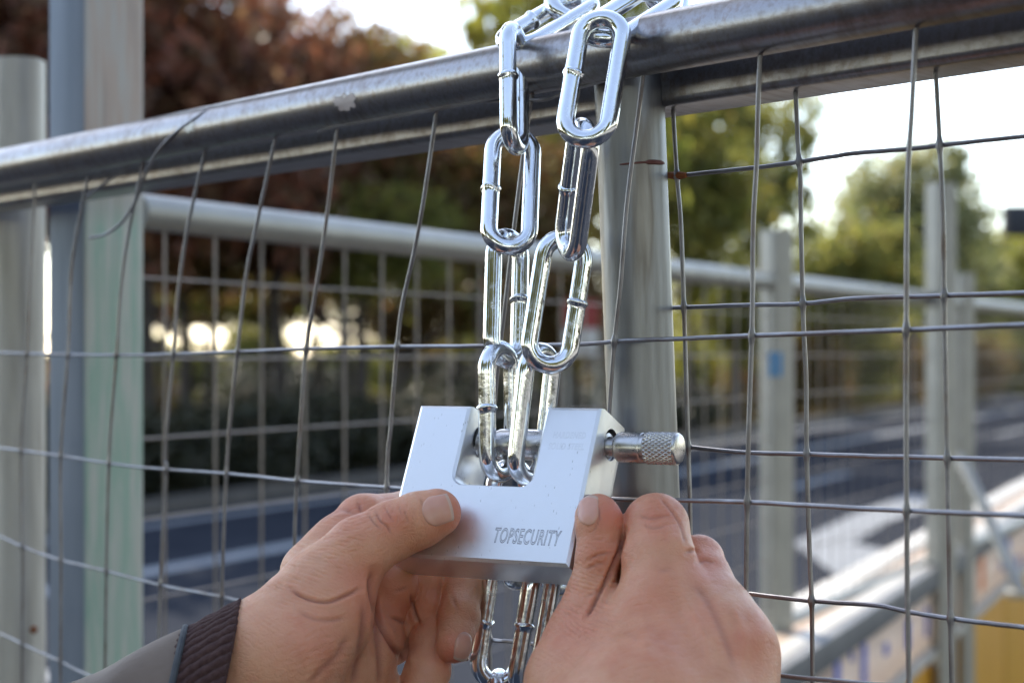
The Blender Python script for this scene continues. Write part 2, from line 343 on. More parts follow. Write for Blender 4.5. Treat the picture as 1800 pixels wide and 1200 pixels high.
TREES = [
 ('russet tree at the left edge behind the round post', -90, 16, 2.7, 2.1, 2.0, 'red', 1),
 ('tall russet leaved tree above the left end of the rail', 255, 18, 2.75, 1.85, 2.05, 'red', 1),
 ('russet brown tree with the sky opening to its right', 490, 19.5, 2.35, 1.4, 1.7, 'red', 1),
 ('brown and green tree under the bright gap of sky', 610, 21, 2.5, 1.45, 1.6, 'brown', 1),
 ('bright yellow green tree just left of the chain', 705, 27, 3.15, 1.75, 1.75, 'yellow', 0),
 ('tall green tree rising straight behind the chain', 1000, 20, 3.1, 1.3, 2.35, 'yellow', 0),
 ('dark brown green tree low behind the chain', 850, 19.5, 1.6, 1.35, .95, 'brown', 1),
 ('olive tree behind the centre post', 1150, 22, 2.3, 1.4, 1.6, 'green', 0),
 ('green and yellow tree ending against the white sky on the right', 1290, 19, 1.95, .95, 1.1, 'green', 0),
 ('pale domed tree standing alone in the right sky', 1600, 38, 2.8, 2.0, 1.8, 'pale', 1),
 ('yellow green bushy tree right of the tall grey pole', 1800, 33, 1.2, 1.7, 1.25, 'yellow', 1),
 ('low yellow green tree under the pale domed tree', 1480, 30, 1.2, 1.5, 1.1, 'green', 1),
 ('yellow leaved young tree right of the centre post', 1215, 17, .95, .45, .6, 'yellow', 0),
 ('olive green tree between the two right posts', 1660, 31, 1.1, 1.5, 1.05, 'green', 1),
 ('dark low branched tree behind the left mesh', 330, 20, 1.25, 1.6, .75, 'brown', 1),
 ('dark tree behind the middle of the back rail', 640, 20, 1.25, 1.5, .75, 'green', 1),
 ('small dark bushy tree between the chain and the centre post', 975, 23, .65, 1.1, .85, 'brown', 1),
 ('thin leaved low tree at the left of the bright gap', 290, 24, .75, 1.1, .5, 'brown', 0),
 ('thin leaved low tree in the middle of the bright gap', 465, 24, .72, .85, .45, 'green', 0),
 ('sparse low tree with the largest bright patch on its left', 555, 23, .75, .75, .5, 'brown', 0),
 ('sparse low tree beside the green stained post', 365, 23, .7, .7, .45, 'green', 0),
 ('thin leaved low tree at the right of the bright gap', 720, 25, .6, 1.0, .62, 'brown', 0),
 ('dark olive tree beside the stickered post', 1300, 27, .7, 1.0, .95, 'green', 1),
 ('low olive tree just left of the hanging chain', 800, 26, .95, 1.3, .8, 'green', 1),
]
for i, (lb, px, D, zc, rx, rz, kd, dn) in enumerate(TREES): tree('tree', lb, px, D, zc, rx, rz, kd, bool(dn), i)
far = random.Random(77)
for i in range(16):
    px = 830+i*72+far.uniform(-20, 20); D = far.uniform(34, 58); hh_ = far.uniform(1.5, 2.6)
    tree('far_tree', '%s low bushy tree from the left in the distant row, %s' % (ORD[i], ['brownish', 'olive', 'yellow green', 'dull green'][i % 4]), px, D, hh_/2-1.25+.1, 1.6, hh_*.62, ['brown', 'green', 'yellow', 'brown'][i % 4], True, 60+i, group='distant row of low trees')
for i, (x, y, r_, z) in enumerate([(-9, -3, 3.2, 4.0), (-7, -9, 3.4, 4.4), (-1.5, -10.5, 3.4, 4.6), (4.5, -9.5, 3.2, 4.2), (9, -4, 3.2, 4.4), (11, 3, 2.8, 4.2)]):  # unseen trees added to darken the reflections in the metal
    t = thing('tree', 'leafy tree added behind the photographer for dark reflections, out of the picture', 'tree', 'trees added behind the photographer', (x, y, 0))
    me = CRD[i % 2].copy(); me.materials.clear(); me.materials.append(LEAF['green']); c = bpy.data.objects.new('crown', me); link(c, t); c.location = (0, 0, z); c.scale = (r_, r_, 2.9)
    m = MB(); m.tube([(0, 0, -.05), (.05, .02, 2), (0, .05, z)], [.2, .16, .08], 10); m.obj('trunk', M_BARK, t)
for i, (px, h_) in enumerate([(250, 1.75), (330, 1.5), (440, 2.1), (475, 1.9), (600, 1.55), (690, 1.7), (780, 2.0)]):
    tree('far_tree', '%s small distant bush from the left in the bright gap behind the left mesh' % ORD[i], px, 44+i*1.5, h_/2-1.25+.1, 1.1, h_*.5, 'green', True, 80+i, group='distant bushes in the bright gap')
# unseen tree added above the frame, its crown dapples the sun on the hands
tree('shade_tree', 'tall tree added above the picture, its crown shading the fence and hands', 900-3.6/6.6*F, 6.6, 5.4, 2.2, 1.3, 'green', False, 31, 1.0, 'trees added for shade', -.001)
# hedge along the far kerb (several clipped shrubs)
def shrub(px_along, across, h, wd, kind, i, label):
    p = road_pt(px_along, across); t = thing('shrub', label, 'shrub', 'shrubs along the far kerb', (p.x, p.y, 0))
    me = CRD[i % 2].copy(); me.materials.clear(); me.materials.append(LEAF[kind]); c = bpy.data.objects.new('foliage', me); link(c, t)
    c.location = (0, 0, h*.45); c.scale = (wd, wd*.7, h*.6); c.rotation_euler = (0, 0, math.atan2(RD.y, RD.x)+(i % 3)*.05)
    m = MB()
    for k in range(3): m.tube([(0, 0, -.02), (.1*(k-1), .05*(k-1), h*.5)], .02, 6)
    m.obj('stem', M_BARK, t)
rs = random.Random(5)
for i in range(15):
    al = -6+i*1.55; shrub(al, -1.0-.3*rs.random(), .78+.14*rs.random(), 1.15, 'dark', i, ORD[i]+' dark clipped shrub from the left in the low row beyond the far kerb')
for i in range(9):
    al = 2+i*5.5; shrub(al, -5.5-2*rs.random(), .9+.35*rs.random(), 1.6, ['dark', 'brown', 'dark'][i % 3], i+40, ORD[i]+' rounded yellow brown shrub from the left on the verge behind the clipped row')

# ------------------------------------------------------------------ front gate panel (near rail, mesh wires)
def DF(px, off=0): return 352.0/(325+.19*px)+off
def yF(px): return 295-.19*px
kR = 1.08
def DR(px): return kR*DF(px)
NEARDIR = (P(1800, yF(1800), DF(1800))-P(0, yF(0), DF(0))).normalized()
front = thing('mesh_gate_panel', 'nearest gate panel, round steel rail with wire mesh, chain over it', 'fence panel', 'overlapping mesh gate panels', P(900, yF(900), DF(900)))
rear = thing('mesh_gate_panel', 'second gate panel behind the nearest one, squarer dark rail and round end post', 'fence panel', 'overlapping mesh gate panels', P(1100, 200, DR(1100)))
def part(o, parent):
    o.parent = parent; o.matrix_parent_inverse = Matrix.Translation(-parent.location); return o
def tubepart(name, path, r, m, parent, seg=12, **k):
    mb = MB(); mb.tube(path, r, seg, **k); return part(mb.obj(name, m), parent)
path = [P(x, yF(x)+.6*math.sin(x/170.), DF(x)) for x in np.linspace(-520, 2300, 40)]
tubepart('top_rail', path, .0107, M_RAIL, front, 40)
rs = random.Random(11)
def wire(pts, Df, parent, r=.00082, m=M_WIRE, jit=.5, off=0, cross=None):
    q = [P(x, y, Df(x)+off) for x, y in pts]; c = crom(q, 30 if cross else 7)
    if cross:
        ca = np.array([tuple(p) for p in c]); d = np.full(len(ca), 9.)
        for h_ in cross:
            hp = crom([P(x, y, Df(x)) for x, y in h_], 40); ha = np.array([tuple(p) for p in hp]); d = np.minimum(d, np.sqrt(((ca[:, None]-ha[None])**2).sum(-1)).min(1))
        return tubepart('wire', c, list(r*(1+.75*np.exp(-(d/.0016)**2))), m, parent, 8)
    c = [p+Vector((rs.gauss(0, 1), rs.gauss(0, 1), rs.gauss(0, 1)))*.00006*jit for p in c]
    return tubepart('wire', c, r, m, parent, 8)
VF = [
 [(62, 322), (58, 400), (53, 500), (47, 633), (38, 767), (38, 900), (40, 1000), (38, 1250)],
 [(155, 310), (137, 400), (125, 483), (120, 613), (107, 797), (107, 980), (106, 1250)],
 [(252, 285), (228, 400), (213, 500), (205, 620), (193, 783), (187, 1000), (184, 1250)],
 [(362, 260), (330, 400), (313, 517), (305, 620), (290, 797), (292, 830), (282, 1020), (276, 1250)],
 [(486, 235), (450, 400), (433, 483), (417, 620), (400, 797), (390, 1043), (389, 1250)],
 [(595, 208), (572, 400), (550, 540), (537, 620), (525, 797), (521, 870), (518, 960), (516, 1250)],
 [(770, 178), (745, 350), (727, 447), (707, 537), (698, 610), (687, 747), (680, 850), (676, 1250)],
 [(940, 145), (927, 217), (905, 390), (885, 560), (870, 700), (861, 860), (859, 1050), (860, 1110), (864, 1250)],
 [(1133, 112), (1122, 200), (1102, 357), (1091, 497), (1080, 600), (1071, 717), (1060, 900), (1054, 1250)],
 [(1339, 53), (1333, 167), (1330, 283), (1324, 397), (1322, 567), (1315, 797), (1312, 1033), (1312, 1250)],
 [(1613, 3), (1607, 110), (1602, 207), (1597, 283), (1594, 397), (1593, 600), (1593, 800), (1595, 1033), (1599, 1250)],
 [(1905, -50), (1890, 300), (1885, 700), (1893, 1250)], [(-30, 345), (-45, 700), (-52, 1250)]]
HF = [
 [(-120, 613), (0, 620), (120, 623), (230, 624), (305, 622), (417, 618), (537, 613), (640, 610), (830, 608), (1020, 605), (1090, 599), (1200, 595), (1320, 590), (1587, 580), (1800, 571), (2000, 566)],
 [(-120, 770), (0, 787), (100, 800), (240, 820), (400, 832), (525, 845), (690, 857), (860, 869), (1085, 877), (1200, 879), (1310, 882), (1420, 888), (1590, 897), (1800, 906), (2000, 914)],
 [(-120, 890), (0, 942), (40, 960), (103, 983), (183, 1002), (280, 1027), (390, 1048), (430, 1057), (640, 1096), (863, 1124), (900, 1127), (1100, 1150), (1365, 1186), (1480, 1197), (1800, 1230)],
 [(-120, 1070), (0, 1113), (43, 1133), (103, 1160), (160, 1187), (300, 1230)]]
for p in HF: wire(p, DF, front, off=.0013)
for p in VF: wire(p, DF, front, cross=HF)
wire([(560, 232), (600, 221), (770, 192), (870, 172), (950, 155), (1070, 134), (1200, 107), (1340, 70), (1610, 20), (1800, -14), (2000, -50)], DF, front, off=-.004)
wire([(800, 170), (850, 178), (925, 176), (960, 175), (1000, 160), (1070, 140), (1200, 112), (1340, 78), (1610, 26), (1800, -6), (2000, -40)], DF, front, off=-.001)
# loose tie wire curling over the rail on the left
q = [(158, 418), (185, 412), (215, 390), (240, 350), (256, 305), (278, 265), (310, 232), (345, 207), (372, 190), (395, 184)]
dd = [0, 0, -.004, -.010, -.016, -.020, -.022, -.020, -.012, .004]
tubepart('tie_wire', crom([P(x, y, DF(x)+e) for (x, y), e in zip(q, dd)], 6), .0008, M_WIRE, front, 8)
tubepart('tie_wire', crom([P(x, y, DF(x)+.01) for x, y in [(150, 348), (180, 325), (215, 300), (238, 282), (262, 272)]], 6), .0008, M_WIRE, front, 8)
# pale paint scuff on the rail
def rail_patch(px0, px1, a0, a1, seed, m, name):
    rng = random.Random(seed); V = []; Fc = []; n = 26
    d = NEARDIR; B = Vector((0, 0, 1)); N = d.cross(B).normalized()
    if N.y > 0: N = -N
    c0 = P((px0+px1)/2, yF((px0+px1)/2), DF((px0+px1)/2)); L = (P(px1, yF(px1), DF(px1))-P(px0, yF(px0), DF(px0))).length/2
    V.append((0, (a0+a1)/2))
    for k in range(n):
        t = 2*math.pi*k/n; s = .55+.45*rng.random(); V.append((L*s*math.cos(t), (a0+a1)/2+(a1-a0)/2*s*math.sin(t)))
    vs = [c0+d*u+(N*math.cos(R(a))+B*math.sin(R(a)))*.01085 for u, a in V]
    return part(mesh_obj(name, vs, [(0, 1+k, 1+(k+1) % n) for k in range(n)], m), front)
rail_patch(618, 668, -38, 12, 3, simple('pale_scuff', [(.3, (.45, .38, .36)), (.7, (.5, .44, .42))], (.5, .6), .2, 100, bs=0), 'paint_scuff')
rail_patch(352, 378, -20, 20, 8, simple('pale_scuff_small', [(.3, (.42, .42, .42)), (.7, (.5, .5, .48))], (.4, .5), .5, 100, bs=0), 'paint_scuff')
# rear panel: squarer rail (30 mm), end post, wires
zb, hh = .0915, .030
prof = roundrect(.030, .028, .0032, 6)
pr = [P(x, 620-(.0915+hh/2)*F/DR(x), DR(x)+.004) for x in np.linspace(-520, 2400, 24)]
mb = MB(); mb.tube(pr, 1, prof=prof, up=Vector((0, 0, 1))); part(mb.obj('top_rail', M_RAIL), rear)
Dp = DR(1118)-.021
tubepart('end_post', [P(1101, 84, Dp), P(1108, 200, Dp), P(1121, 540, Dp), P(1134, 880, Dp), P(1146, 1250, Dp), P(1150, 1420, Dp)], .0131, M_POST, rear, 40)
# weld collar and rust stain on the post
ring = []
for k in range(15):
    a = R(-150+k*11); ring.append(P(1112.5, 293-3*math.sin(a*2), Dp)+Vector((math.sin(a+R(60))*.01325, -abs(math.cos(a+R(60)))*.01325, 0)))
tubepart('weld_bead', [P(1112, 293, Dp)+Vector((.0132*math.sin(R(a)), -.0132*math.cos(R(a)), .0006*math.sin(R(a*2)))) for a in range(-25, 65, 6)], [.0002]+[.0004]*7+[.0009]*5+[.0007, .0003], M_REDRUST, rear, 8)
VR = [
 [(1180, 122), (1184, 210), (1190, 310), (1197, 397), (1203, 567), (1210, 797), (1213, 900), (1218, 1250)],
 [(1395, 75), (1402, 240), (1407, 317), (1408, 397), (1412, 560), (1417, 667), (1418, 797), (1423, 967), (1427, 1067), (1429, 1250)],
 [(1639, 22), (1652, 257), (1658, 397), (1660, 550), (1665, 797), (1669, 1000), (1673, 1197), (1674, 1260)],
 [(1925, -30), (1930, 500), (1940, 1250)]]
HR = [
 [(1168, 308), (1190, 309), (1325, 295), (1402, 285), (1500, 270), (1600, 262), (1660, 255), (1800, 240), (1990, 222)],
 [(1181, 541), (1320, 536), (1410, 534), (1500, 525), (1660, 520), (1800, 515), (1990, 512)],
 [(1206, 785), (1310, 795), (1420, 798), (1590, 803), (1800, 808), (1990, 812)],
 [(1290, 1040), (1420, 1055), (1537, 1063), (1593, 1074), (1667, 1086), (1800, 1102), (1990, 1120)]]
for p in HR: wire(p, DR, rear, off=.0013)
for p in VR: wire(p, DR, rear, cross=HR)
tubepart('rust_weld', [P(1170, 308, DR(1170)), P(1192, 309, DR(1190)), P(1206, 308, DR(1206))], [.0011, .0017, .001], M_RUST, rear, 8)

# ------------------------------------------------------------------ posts on the left
def vpost(name, label, px, D, ytop, w_, rot, m, sq, ybot=None, grp=None):
    x = (px-900)/F*D; zt = CH+(620-ytop)/F*D; t = thing(name, label, 'post', grp, (x, D, 0))
    mb = MB()
    if sq: mb.tube([(0, 0, -.02), (0, 0, zt)], 1, prof=roundrect(w_, w_, .005), up=Vector((math.cos(rot), math.sin(rot), 0)))
    else: mb.tube([(0, 0, -.02), (0, 0, zt)], w_/2, 36)
    mb.obj('shaft', m, t); return t, zt
sqp, zt = vpost('square_post', 'square weathered steel post with pink and green stained side, left of the mesh', 156, 1.205, -330, .049, 0, M_SQ, True)
sh = [c for c in sqp.children][0]; sh.rotation_euler = (0, 0, 0)
bpy.data.objects.remove(sh)
th = R(40)
ct, st = math.cos(th), math.sin(th)
u1 = Vector((-ct, st, 0)); u2 = Vector((ct*0+math.sin(th)*1.0, math.cos(th), 0))
# near vertical corner of the post seen at px 150
cn = P(150, 620, 1.17); cn.z = 0
a1 = Vector((-.84, .54, 0)).normalized(); a2 = Vector((.80, .60, 0)).normalized()
w1, w2 = .0345, .0415
C0 = cn; C1 = cn+a1*w1; C2 = cn+a1*w1+a2*w2; C3 = cn+a2*w2
mb = MB(); base = Vector((sqp.location.x, sqp.location.y, 0)); pf = []
cs = [C0-base, C1-base, C2-base, C3-base]; n = 4; rr = .003
for i in range(4):
    a_, b_, c_ = cs[i-1], cs[i], cs[(i+1) % 4]
    for k in range(4):
        f = k/3; p0 = b_+(a_-b_).normalized()*rr; p1 = b_+(c_-b_).normalized()*rr
        pf.append(p0*(1-f)**2+b_*2*f*(1-f)+p1*f*f)
for z in (-.02, 1.0, 2.6): mb.V += [Vector((p.x, p.y, z)) for p in pf]
L = len(pf)
for r_ in range(2):
    for k in range(L): mb.F.append((r_*L+k, r_*L+(k+1) % L, (r_+1)*L+(k+1) % L, (r_+1)*L+k))
mb.F.append(tuple(2*L+k for k in range(L)))
so_ = mb.obj('shaft', M_SQ, sqp); so_.data.materials.append(M_SQ_SHADE)
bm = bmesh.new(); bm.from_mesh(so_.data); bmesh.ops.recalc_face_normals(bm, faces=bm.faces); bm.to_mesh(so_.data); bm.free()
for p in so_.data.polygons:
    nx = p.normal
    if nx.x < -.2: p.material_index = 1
rp, _ = vpost('round_post', 'round galvanised pipe with a cut top at the far left edge', 33, 1.27, 108, .0365, 0, simple('pale_zinc_pipe', [(.3, (.34, .31, .27)), (.5, (.50, .47, .42)), (.7, (.58, .55, .49))], (.45, .6), .5, 60, (1, 1, .1), bs=.2, bd=.0004, bscale=500), False)
c = [c for c in rp.children][0]
mb = MB(); mb.tube([(0, 0, _), (0, 0, _+.0015)], .0150, 30); mb.obj('cap', M_BRAIL, rp)
mb = MB(); mb.tube([(0.0125, -.0112, CH+(620-1095)/F*1.27), (.0133, -.0122, CH+(620-1100)/F*1.27), (.014, -.0115, CH+(620-1108)/F*1.27)], [.001, .0035, .001], 8); mb.obj('rust_spot', M_RUST, rp)

# ------------------------------------------------------------------ back fence, seen through the mesh
def DB(px): return 3048.0/(2495-px)
def back_panel(label, x0, x1, post_px, post_top, zb=.405):
    t = thing('mesh_fence_panel', label, 'fence panel', 'back fence panels beyond the gate', P(x0, 620, DB(x0)))
    zr = .105
    tubepart('top_rail', [P(x, 620-zr*F/DB(x), DB(x)) for x in (x0, (x0+x1)/2, x1)], .0135, M_BRAIL, t, 20)
    tubepart('bottom_rail', [P(x, 620+zb*F/DB(x), DB(x)) for x in (x0, x1)], .0125, M_BRAIL, t, 16)
    a, b = 1/(2495-x0), 1/(2495-x1); k0 = math.ceil((a-4.535e-4)/.19e-4); u = 4.535e-4+k0*.19e-4
    while u < b:
        x = 2495-1/u; D = DB(x)
        tubepart('wire', [P(x, 620-zr*F/D, D), P(x+rs.uniform(-2, 2)*.5, 620+.2*F/D, D), P(x+rs.uniform(-3, 3)*.5, 620+zb*F/D, D)], .0011, M_BWIRE, t, 6); u += .19e-4
    for k in range(9 if zb > .45 else 8):
        z = .056-.06*k
        tubepart('wire', [P(x, 620-z*F/DB(x)+rs.uniform(-1, 1), DB(x)+.002) for x in np.linspace(x0, x1, 5)], .00095, M_BWIRE, t, 6)
    if post_px:
        D = DB(post_px)-.02; px = post_px
        mb = MB(); zt = CH+(620-post_top)/F*D
        q = roundrect(.038, .038, .006); mb.tube([((px-900)/F*D, D, -.02), ((px-900)/F*D, D, zt)], 1, prof=q, up=Vector((.85, .5, 0))); part(mb.obj('post', M_BRAIL), t)
    return t
bp1 = back_panel('first back fence panel, pale rail, from the square post to the stickered post', 236, 1368, 1365, 405, .47)
D = DB(1365)-.042
mb = MB(); mb.box(P(1363, 640, D-.0005), (.019, .002, .036), None, .0008)
part(mb.obj('blue_sticker', simple('blue_sticker', [(.3, (.02, .19, .42)), (.7, (.03, .24, .5))], (.4, .5), 0, 50, bs=0)), bp1)
bp2 = back_panel('second back fence panel running on to the right behind the tall pole', 1371, 1693, 1692, 480)
bp3 = back_panel('farthest back fence panel leaving the picture on the right', 1696, 1990, 0, 0)
vpost('tall_pole', 'tall blurred grey pole standing in front of the pale domed tree', 1654, 3.45, 322, .043, .5, M_BRAIL, True)
br = thing('diagonal_brace', 'blurred grey strut slanting down from the back fence at the far right', 'brace', None, P(1690, 800, 3.7))
tubepart('strut', [P(1684, 800, 3.75), P(1725, 880, 3.65), P(1795, 1040, 3.5)], .012, M_BRAIL, br, 12)
mb = MB(); mb.box(P(1796, 1043, 3.5), (.06, .05, .012), None, .003); part(mb.obj('foot_plate', M_BRAIL), br)

# ------------------------------------------------------------------ barrier with ledge and lettered boards, right
bar = thing('road_barrier', 'low barrier with white ledge, boards with blue marks and yellow panels, lower right', 'barrier', None, P(1600, 1000, 3.3))
def DN(px): return 2003.0/(2220-px)      # near edge of ledge
def DFa(px): return 2384.0/(2220-px)
zl = -.40
def lpt(px, z, fn, off=0): D = fn(px)+off; return Vector(((px-900)/F*D, D, CH+z))
A0, A1 = lpt(1180, zl, DN), lpt(1990, zl, DN)
dv = (A1-A0).normalized(); nv = Vector((-dv.y, dv.x, 0)).normalized()      # nv points away/left
M4 = Matrix((dv, nv, Vector((0, 0, 1)))).transposed(); LL = (A1-A0).length; mid = (A0+A1)/2
M_WHITE = simple('white_painted_ledge', [(.3, (.40, .37, .33)), (.7, (.50, .47, .42))], (.4, .6), 0, 12, bs=.1)
M_CREAM = simple('cream_board', [(.3, (.34, .23, .16)), (.7, (.42, .30, .21))], (.5, .7), 0, 12, bs=.1)
M_GREY = simple('dark_grey_rail', [(.3, (.10, .10, .105)), (.7, (.15, .15, .155))], (.4, .6), .3, 12, bs=.1)
M_BOARD = simple('pink_cream_board', [(.3, (.68, .56, .50)), (.7, (.78, .66, .60))], (.6, .7), 0, 6, (6, 6, .5), bs=.1)
M_BLUE = simple('blue_letter_paint', [(.3, (.05, .09, .42)), (.7, (.07, .12, .5))], (.5, .6), 0, 20, bs=0)
M_ORNG = simple('orange_paint', [(.3, (.72, .20, .04)), (.7, (.8, .26, .06))], (.5, .6), 0, 20, bs=0)
M_YEL = simple('yellow_plastic', [(.3, (.42, .27, .035)), (.7, (.50, .33, .05))], (.4, .5), 0, 4, bs=.05)
def bpiece(name, across, z, w_, h_, m, len_=None, along=0, bev=.003):
    mb = MB(); mb.box(mid+dv*along+nv*across+Vector((0, 0, z)), (len_ or LL, w_, h_), M4, bev); return part(mb.obj(name, m), bar)
bpiece('ledge', .105, -.012, .055, .024, M_WHITE); bpiece('ledge', .058, -.016, .034, .02, M_CREAM); bpiece('ledge', .022, -.014, .032, .024, M_WHITE)
bpiece('rail', -.006, -.022, .020, .040, M_GREY)
V, Fc = [], []                                                              # corrugated board
n = 420
for k in range(n+1):
    p = A0+dv*LL*k/n; off = .0035*math.sin(k*1.25)
    for z in (-.04, -.155): V.append(p+nv*(off+.006)+Vector((0, 0, z)))
for k in range(n): Fc.append((2*k, 2*k+1, 2*k+3, 2*k+2))
def see_through(m, f, col):
    nt = m.node_tree; b = nt.nodes['Principled BSDF']; tr = nd(nt, 'ShaderNodeBsdfTranslucent'); tr.inputs[0].default_value = (*col, 1); ms = nd(nt, 'ShaderNodeMixShader'); ms.inputs[0].default_value = f
    nt.links.new(b.outputs[0], ms.inputs[1]); nt.links.new(tr.outputs[0], ms.inputs[2]); nt.links.new(ms.outputs[0], nt.nodes['Material Output'].inputs[0])
see_through(M_BOARD, .7, (1, .90, .82)); see_through(M_YEL, .4, (.55, .37, .05))
bo = part(mesh_obj('board', V, Fc, M_BOARD), bar); sm = bo.modifiers.new('s', 'SOLIDIFY'); sm.thickness = .0008
bpiece('lower_rail', 0, -.163, .022, .016, M_WHITE)
def onboard(px, py, w_, h_, m, name):
    # ray to the board plane
    d = Vector(((px-900)/F, 1, (620-py)/F)); o0 = A0-nv*.004; t = (o0-Vector((0, 0, CH))).dot(nv)/d.dot(nv); c = Vector((0, 0, CH))+d*t
    mb = MB(); mb.box(c, (w_, .003, h_), M4, 0); return part(mb.obj(name, m, None, False), bar)
for px, py, w_, h_ in [(1472, 1180, .030, .055), (1519, 1172, .030, .075), (1497, 1150, .012, .02), (1558, 1140, .026, .020), (1596, 1115, .020, .05), (1629, 1092, .018, .055), (1412, 1192, .025, .016)]:
    onboard(px, py, w_, h_, M_BLUE, 'blue_mark')
for px, py, w_, h_ in [(1740, 940, .05, .03), (1772, 955, .05, .05), (1762, 990, .03, .03), (1790, 985, .04, .03)]:
    onboard(px, py, w_, h_, M_BLUE, 'blue_mark')
onboard(1727, 1005, .055, .075, M_ORNG, 'orange_mark')
yl = MB()
for k in range(8): yl.box(mid+dv*(-LL/2+(k+.5)*LL/8)+nv*.03+Vector((0, 0, -.51)), (LL/8-.02, .05, .66), M4, .015)
part(yl.obj('yellow_panel', M_YEL), bar)
for px in (1694,):
    mb = MB(); D = DN(px)-.05; mb.tube([((px-900)/F*D, D, -.02), ((px-900)/F*D, D, CH-.38)], .012, 12); part(mb.obj('upright', M_BRAIL), bar)

# distant bits
sg = thing('signal_head', 'small dark roadside signal box high at the right edge', 'traffic light', None, P(1800, 388, 14))
mb = MB(); mb.box(P(1806, 388, 14), (.36, .16, .24), None, .02); part(mb.obj('housing', simple('dark_housing', [(.3, (.012, .014, .02)), (.7, (.02, .022, .03))], (.4, .5), 0, 20, bs=0)), sg)
tubepart('bracket', [P(1820, 388, 14), P(1900, 388, 14), P(1940, 388, 14)], .03, M_BRAIL, sg, 10)
tubepart('pole', [(P(1940, 620, 14).x, 14, 0), P(1940, 350, 14)], .06, M_BRAIL, sg, 12)
bn = thing('roadside_banner', 'small blurred white and red board on two legs beyond the road, behind the chain', 'sign', None, P(1020, 620, 16))
mb = MB(); mb.box(P(1022, 600, 16), (.30, .02, .22), None, .005); part(mb.obj('white_board', M_WHITE), bn)
mb = MB(); mb.box(P(1022, 552, 16), (.30, .02, .25), None, .005); part(mb.obj('red_board', simple('red_board', [(.3, (.2, .02, .015)), (.7, (.27, .03, .02))], (.5, .6), 0, 9, bs=0)), bn)
for px in (996, 1048): tubepart('leg', [(P(px, 620, 16.03).x, 16.03, 0), P(px, 540, 16.03)], .015, M_BRAIL, bn, 8)

# ------------------------------------------------------------------ padlock
LR = Matrix(((0.8702, 0.4472, 0.2067), (-0.4926, 0.7879, 0.3695), (0.0024, -0.4233, 0.906)))  # columns: u (right), b (back), v (up)
LO = Vector((-.0076, .655, CH-.0465))
lock = thing('padlock', 'heavy satin steel shutter padlock stamped TOPSECURITY, held in both hands', 'padlock', None, LO)
lock.rotation_euler = LR.to_euler()
UW, VH, T = .0384, .0302, .022
def outline(inset):
    i = inset; w_ = UW-i; h_ = VH-i; nw = .0157+i*.9; nb = -.0008-i*.4; r = .0035+i
    p = [(-w_, -h_), (w_, -h_), (w_, h_), (nw, h_)]
    for k in range(7): a = R(-90*k/6); p.append((nw-r+r*math.cos(a), nb+r+r*math.sin(a)))
    for k in range(7): a = R(-90-90*k/6); p.append((-nw+r+r*math.cos(a), nb+r+r*math.sin(a)))
    p += [(-nw, h_), (-w_, h_)]
    return p
bev = [(.0016, 0), (.0004, .0008), (0, .0022), (0, T-.0022), (.0004, T-.0008), (.0016, T)]
V, Fc = [], []
# small edge rounding at top and bottom, wider on the sides
for ins, b in bev:
    V += [Vector((x, b, z)) for x, z in outline(ins)]
n = len(outline(0))
for k in range(len(bev)-1):
    for i in range(n):
        j = (i+1) % n; Fc.append((k*n+i, k*n+j, (k+1)*n+j, (k+1)*n+i))
def capfaces(o):
    # indices: 0 bl,1 br,2 tr,3 ntr, 4..10 right corner, 11..17 left corner, 18 ntl, 19 tl
    f = [[2, 3, 4, 1], [19, 0, 17, 18], [1, 4, 5, 6, 7, 8, 9, 10, 11, 12, 13, 14, 15, 16, 17, 0]]
    return [[i+o for i in q] for q in f]
Fc += [tuple(q[::-1]) if False else tuple(q) for q in capfaces(0)]
Fc += [tuple(q[::-1]) for q in capfaces((len(bev)-1)*n)]
body = mesh_obj('body', V, Fc, M_LOCK, lock)
bm = bmesh.new(); bm.from_mesh(body.data); bmesh.ops.recalc_face_normals(bm, faces=bm.faces); bmesh.ops.triangulate(bm, faces=[f for f in bm.faces if len(f.verts) > 4]); bm.to_mesh(body.data); bm.free()
# bolt holes cut through both legs (boolean)
BV, BB = .0205, .0122
def cyl(x0, x1, r, seg=40): return sweep([Vector((x0, BB, BV)), Vector((x1, BB, BV))], r, seg)
vf = cyl(-.030, .06, .0058); cut = mesh_obj('cutter', vf[0], vf[1], None, lock)
bm = bmesh.new(); bm.from_mesh(cut.data); bmesh.ops.recalc_face_normals(bm, faces=bm.faces); bm.to_mesh(cut.data); bm.free()
md = body.modifiers.new('b', 'BOOLEAN'); md.object = cut; md.operation = 'DIFFERENCE'; md.solver = 'EXACT'
bpy.context.view_layer.update(); dg = bpy.context.evaluated_depsgraph_get()
nm = bpy.data.meshes.new_from_object(body.evaluated_get(dg)); body.modifiers.clear(); body.data = nm; bpy.data.objects.remove(cut)
nm.materials.clear(); nm.materials.append(M_LOCK); sharp(body, 24)
def lathe(name, prof_, m, parent, seg=48, fn=None):
    V, Fc = [], []
    for (x, r) in prof_:
        for k in range(seg):
            a = 2*math.pi*k/seg; rr = r+(fn(x, a) if fn else 0); V.append(Vector((x, BB+rr*math.cos(a), BV+rr*math.sin(a))))
    for i in range(len(prof_)-1):
        for k in range(seg):
            l = (k+1) % seg; Fc.append((i*seg+k, i*seg+l, (i+1)*seg+l, (i+1)*seg+k))
    Fc.append(tuple(range(seg))[::-1]); Fc.append(tuple((len(prof_)-1)*seg+k for k in range(seg)))
    o = mesh_obj(name, V, Fc, m, parent); bm = bmesh.new(); bm.from_mesh(o.data); bmesh.ops.recalc_face_normals(bm, faces=bm.faces); bm.to_mesh(o.data); bm.free(); return sharp(o, 40)
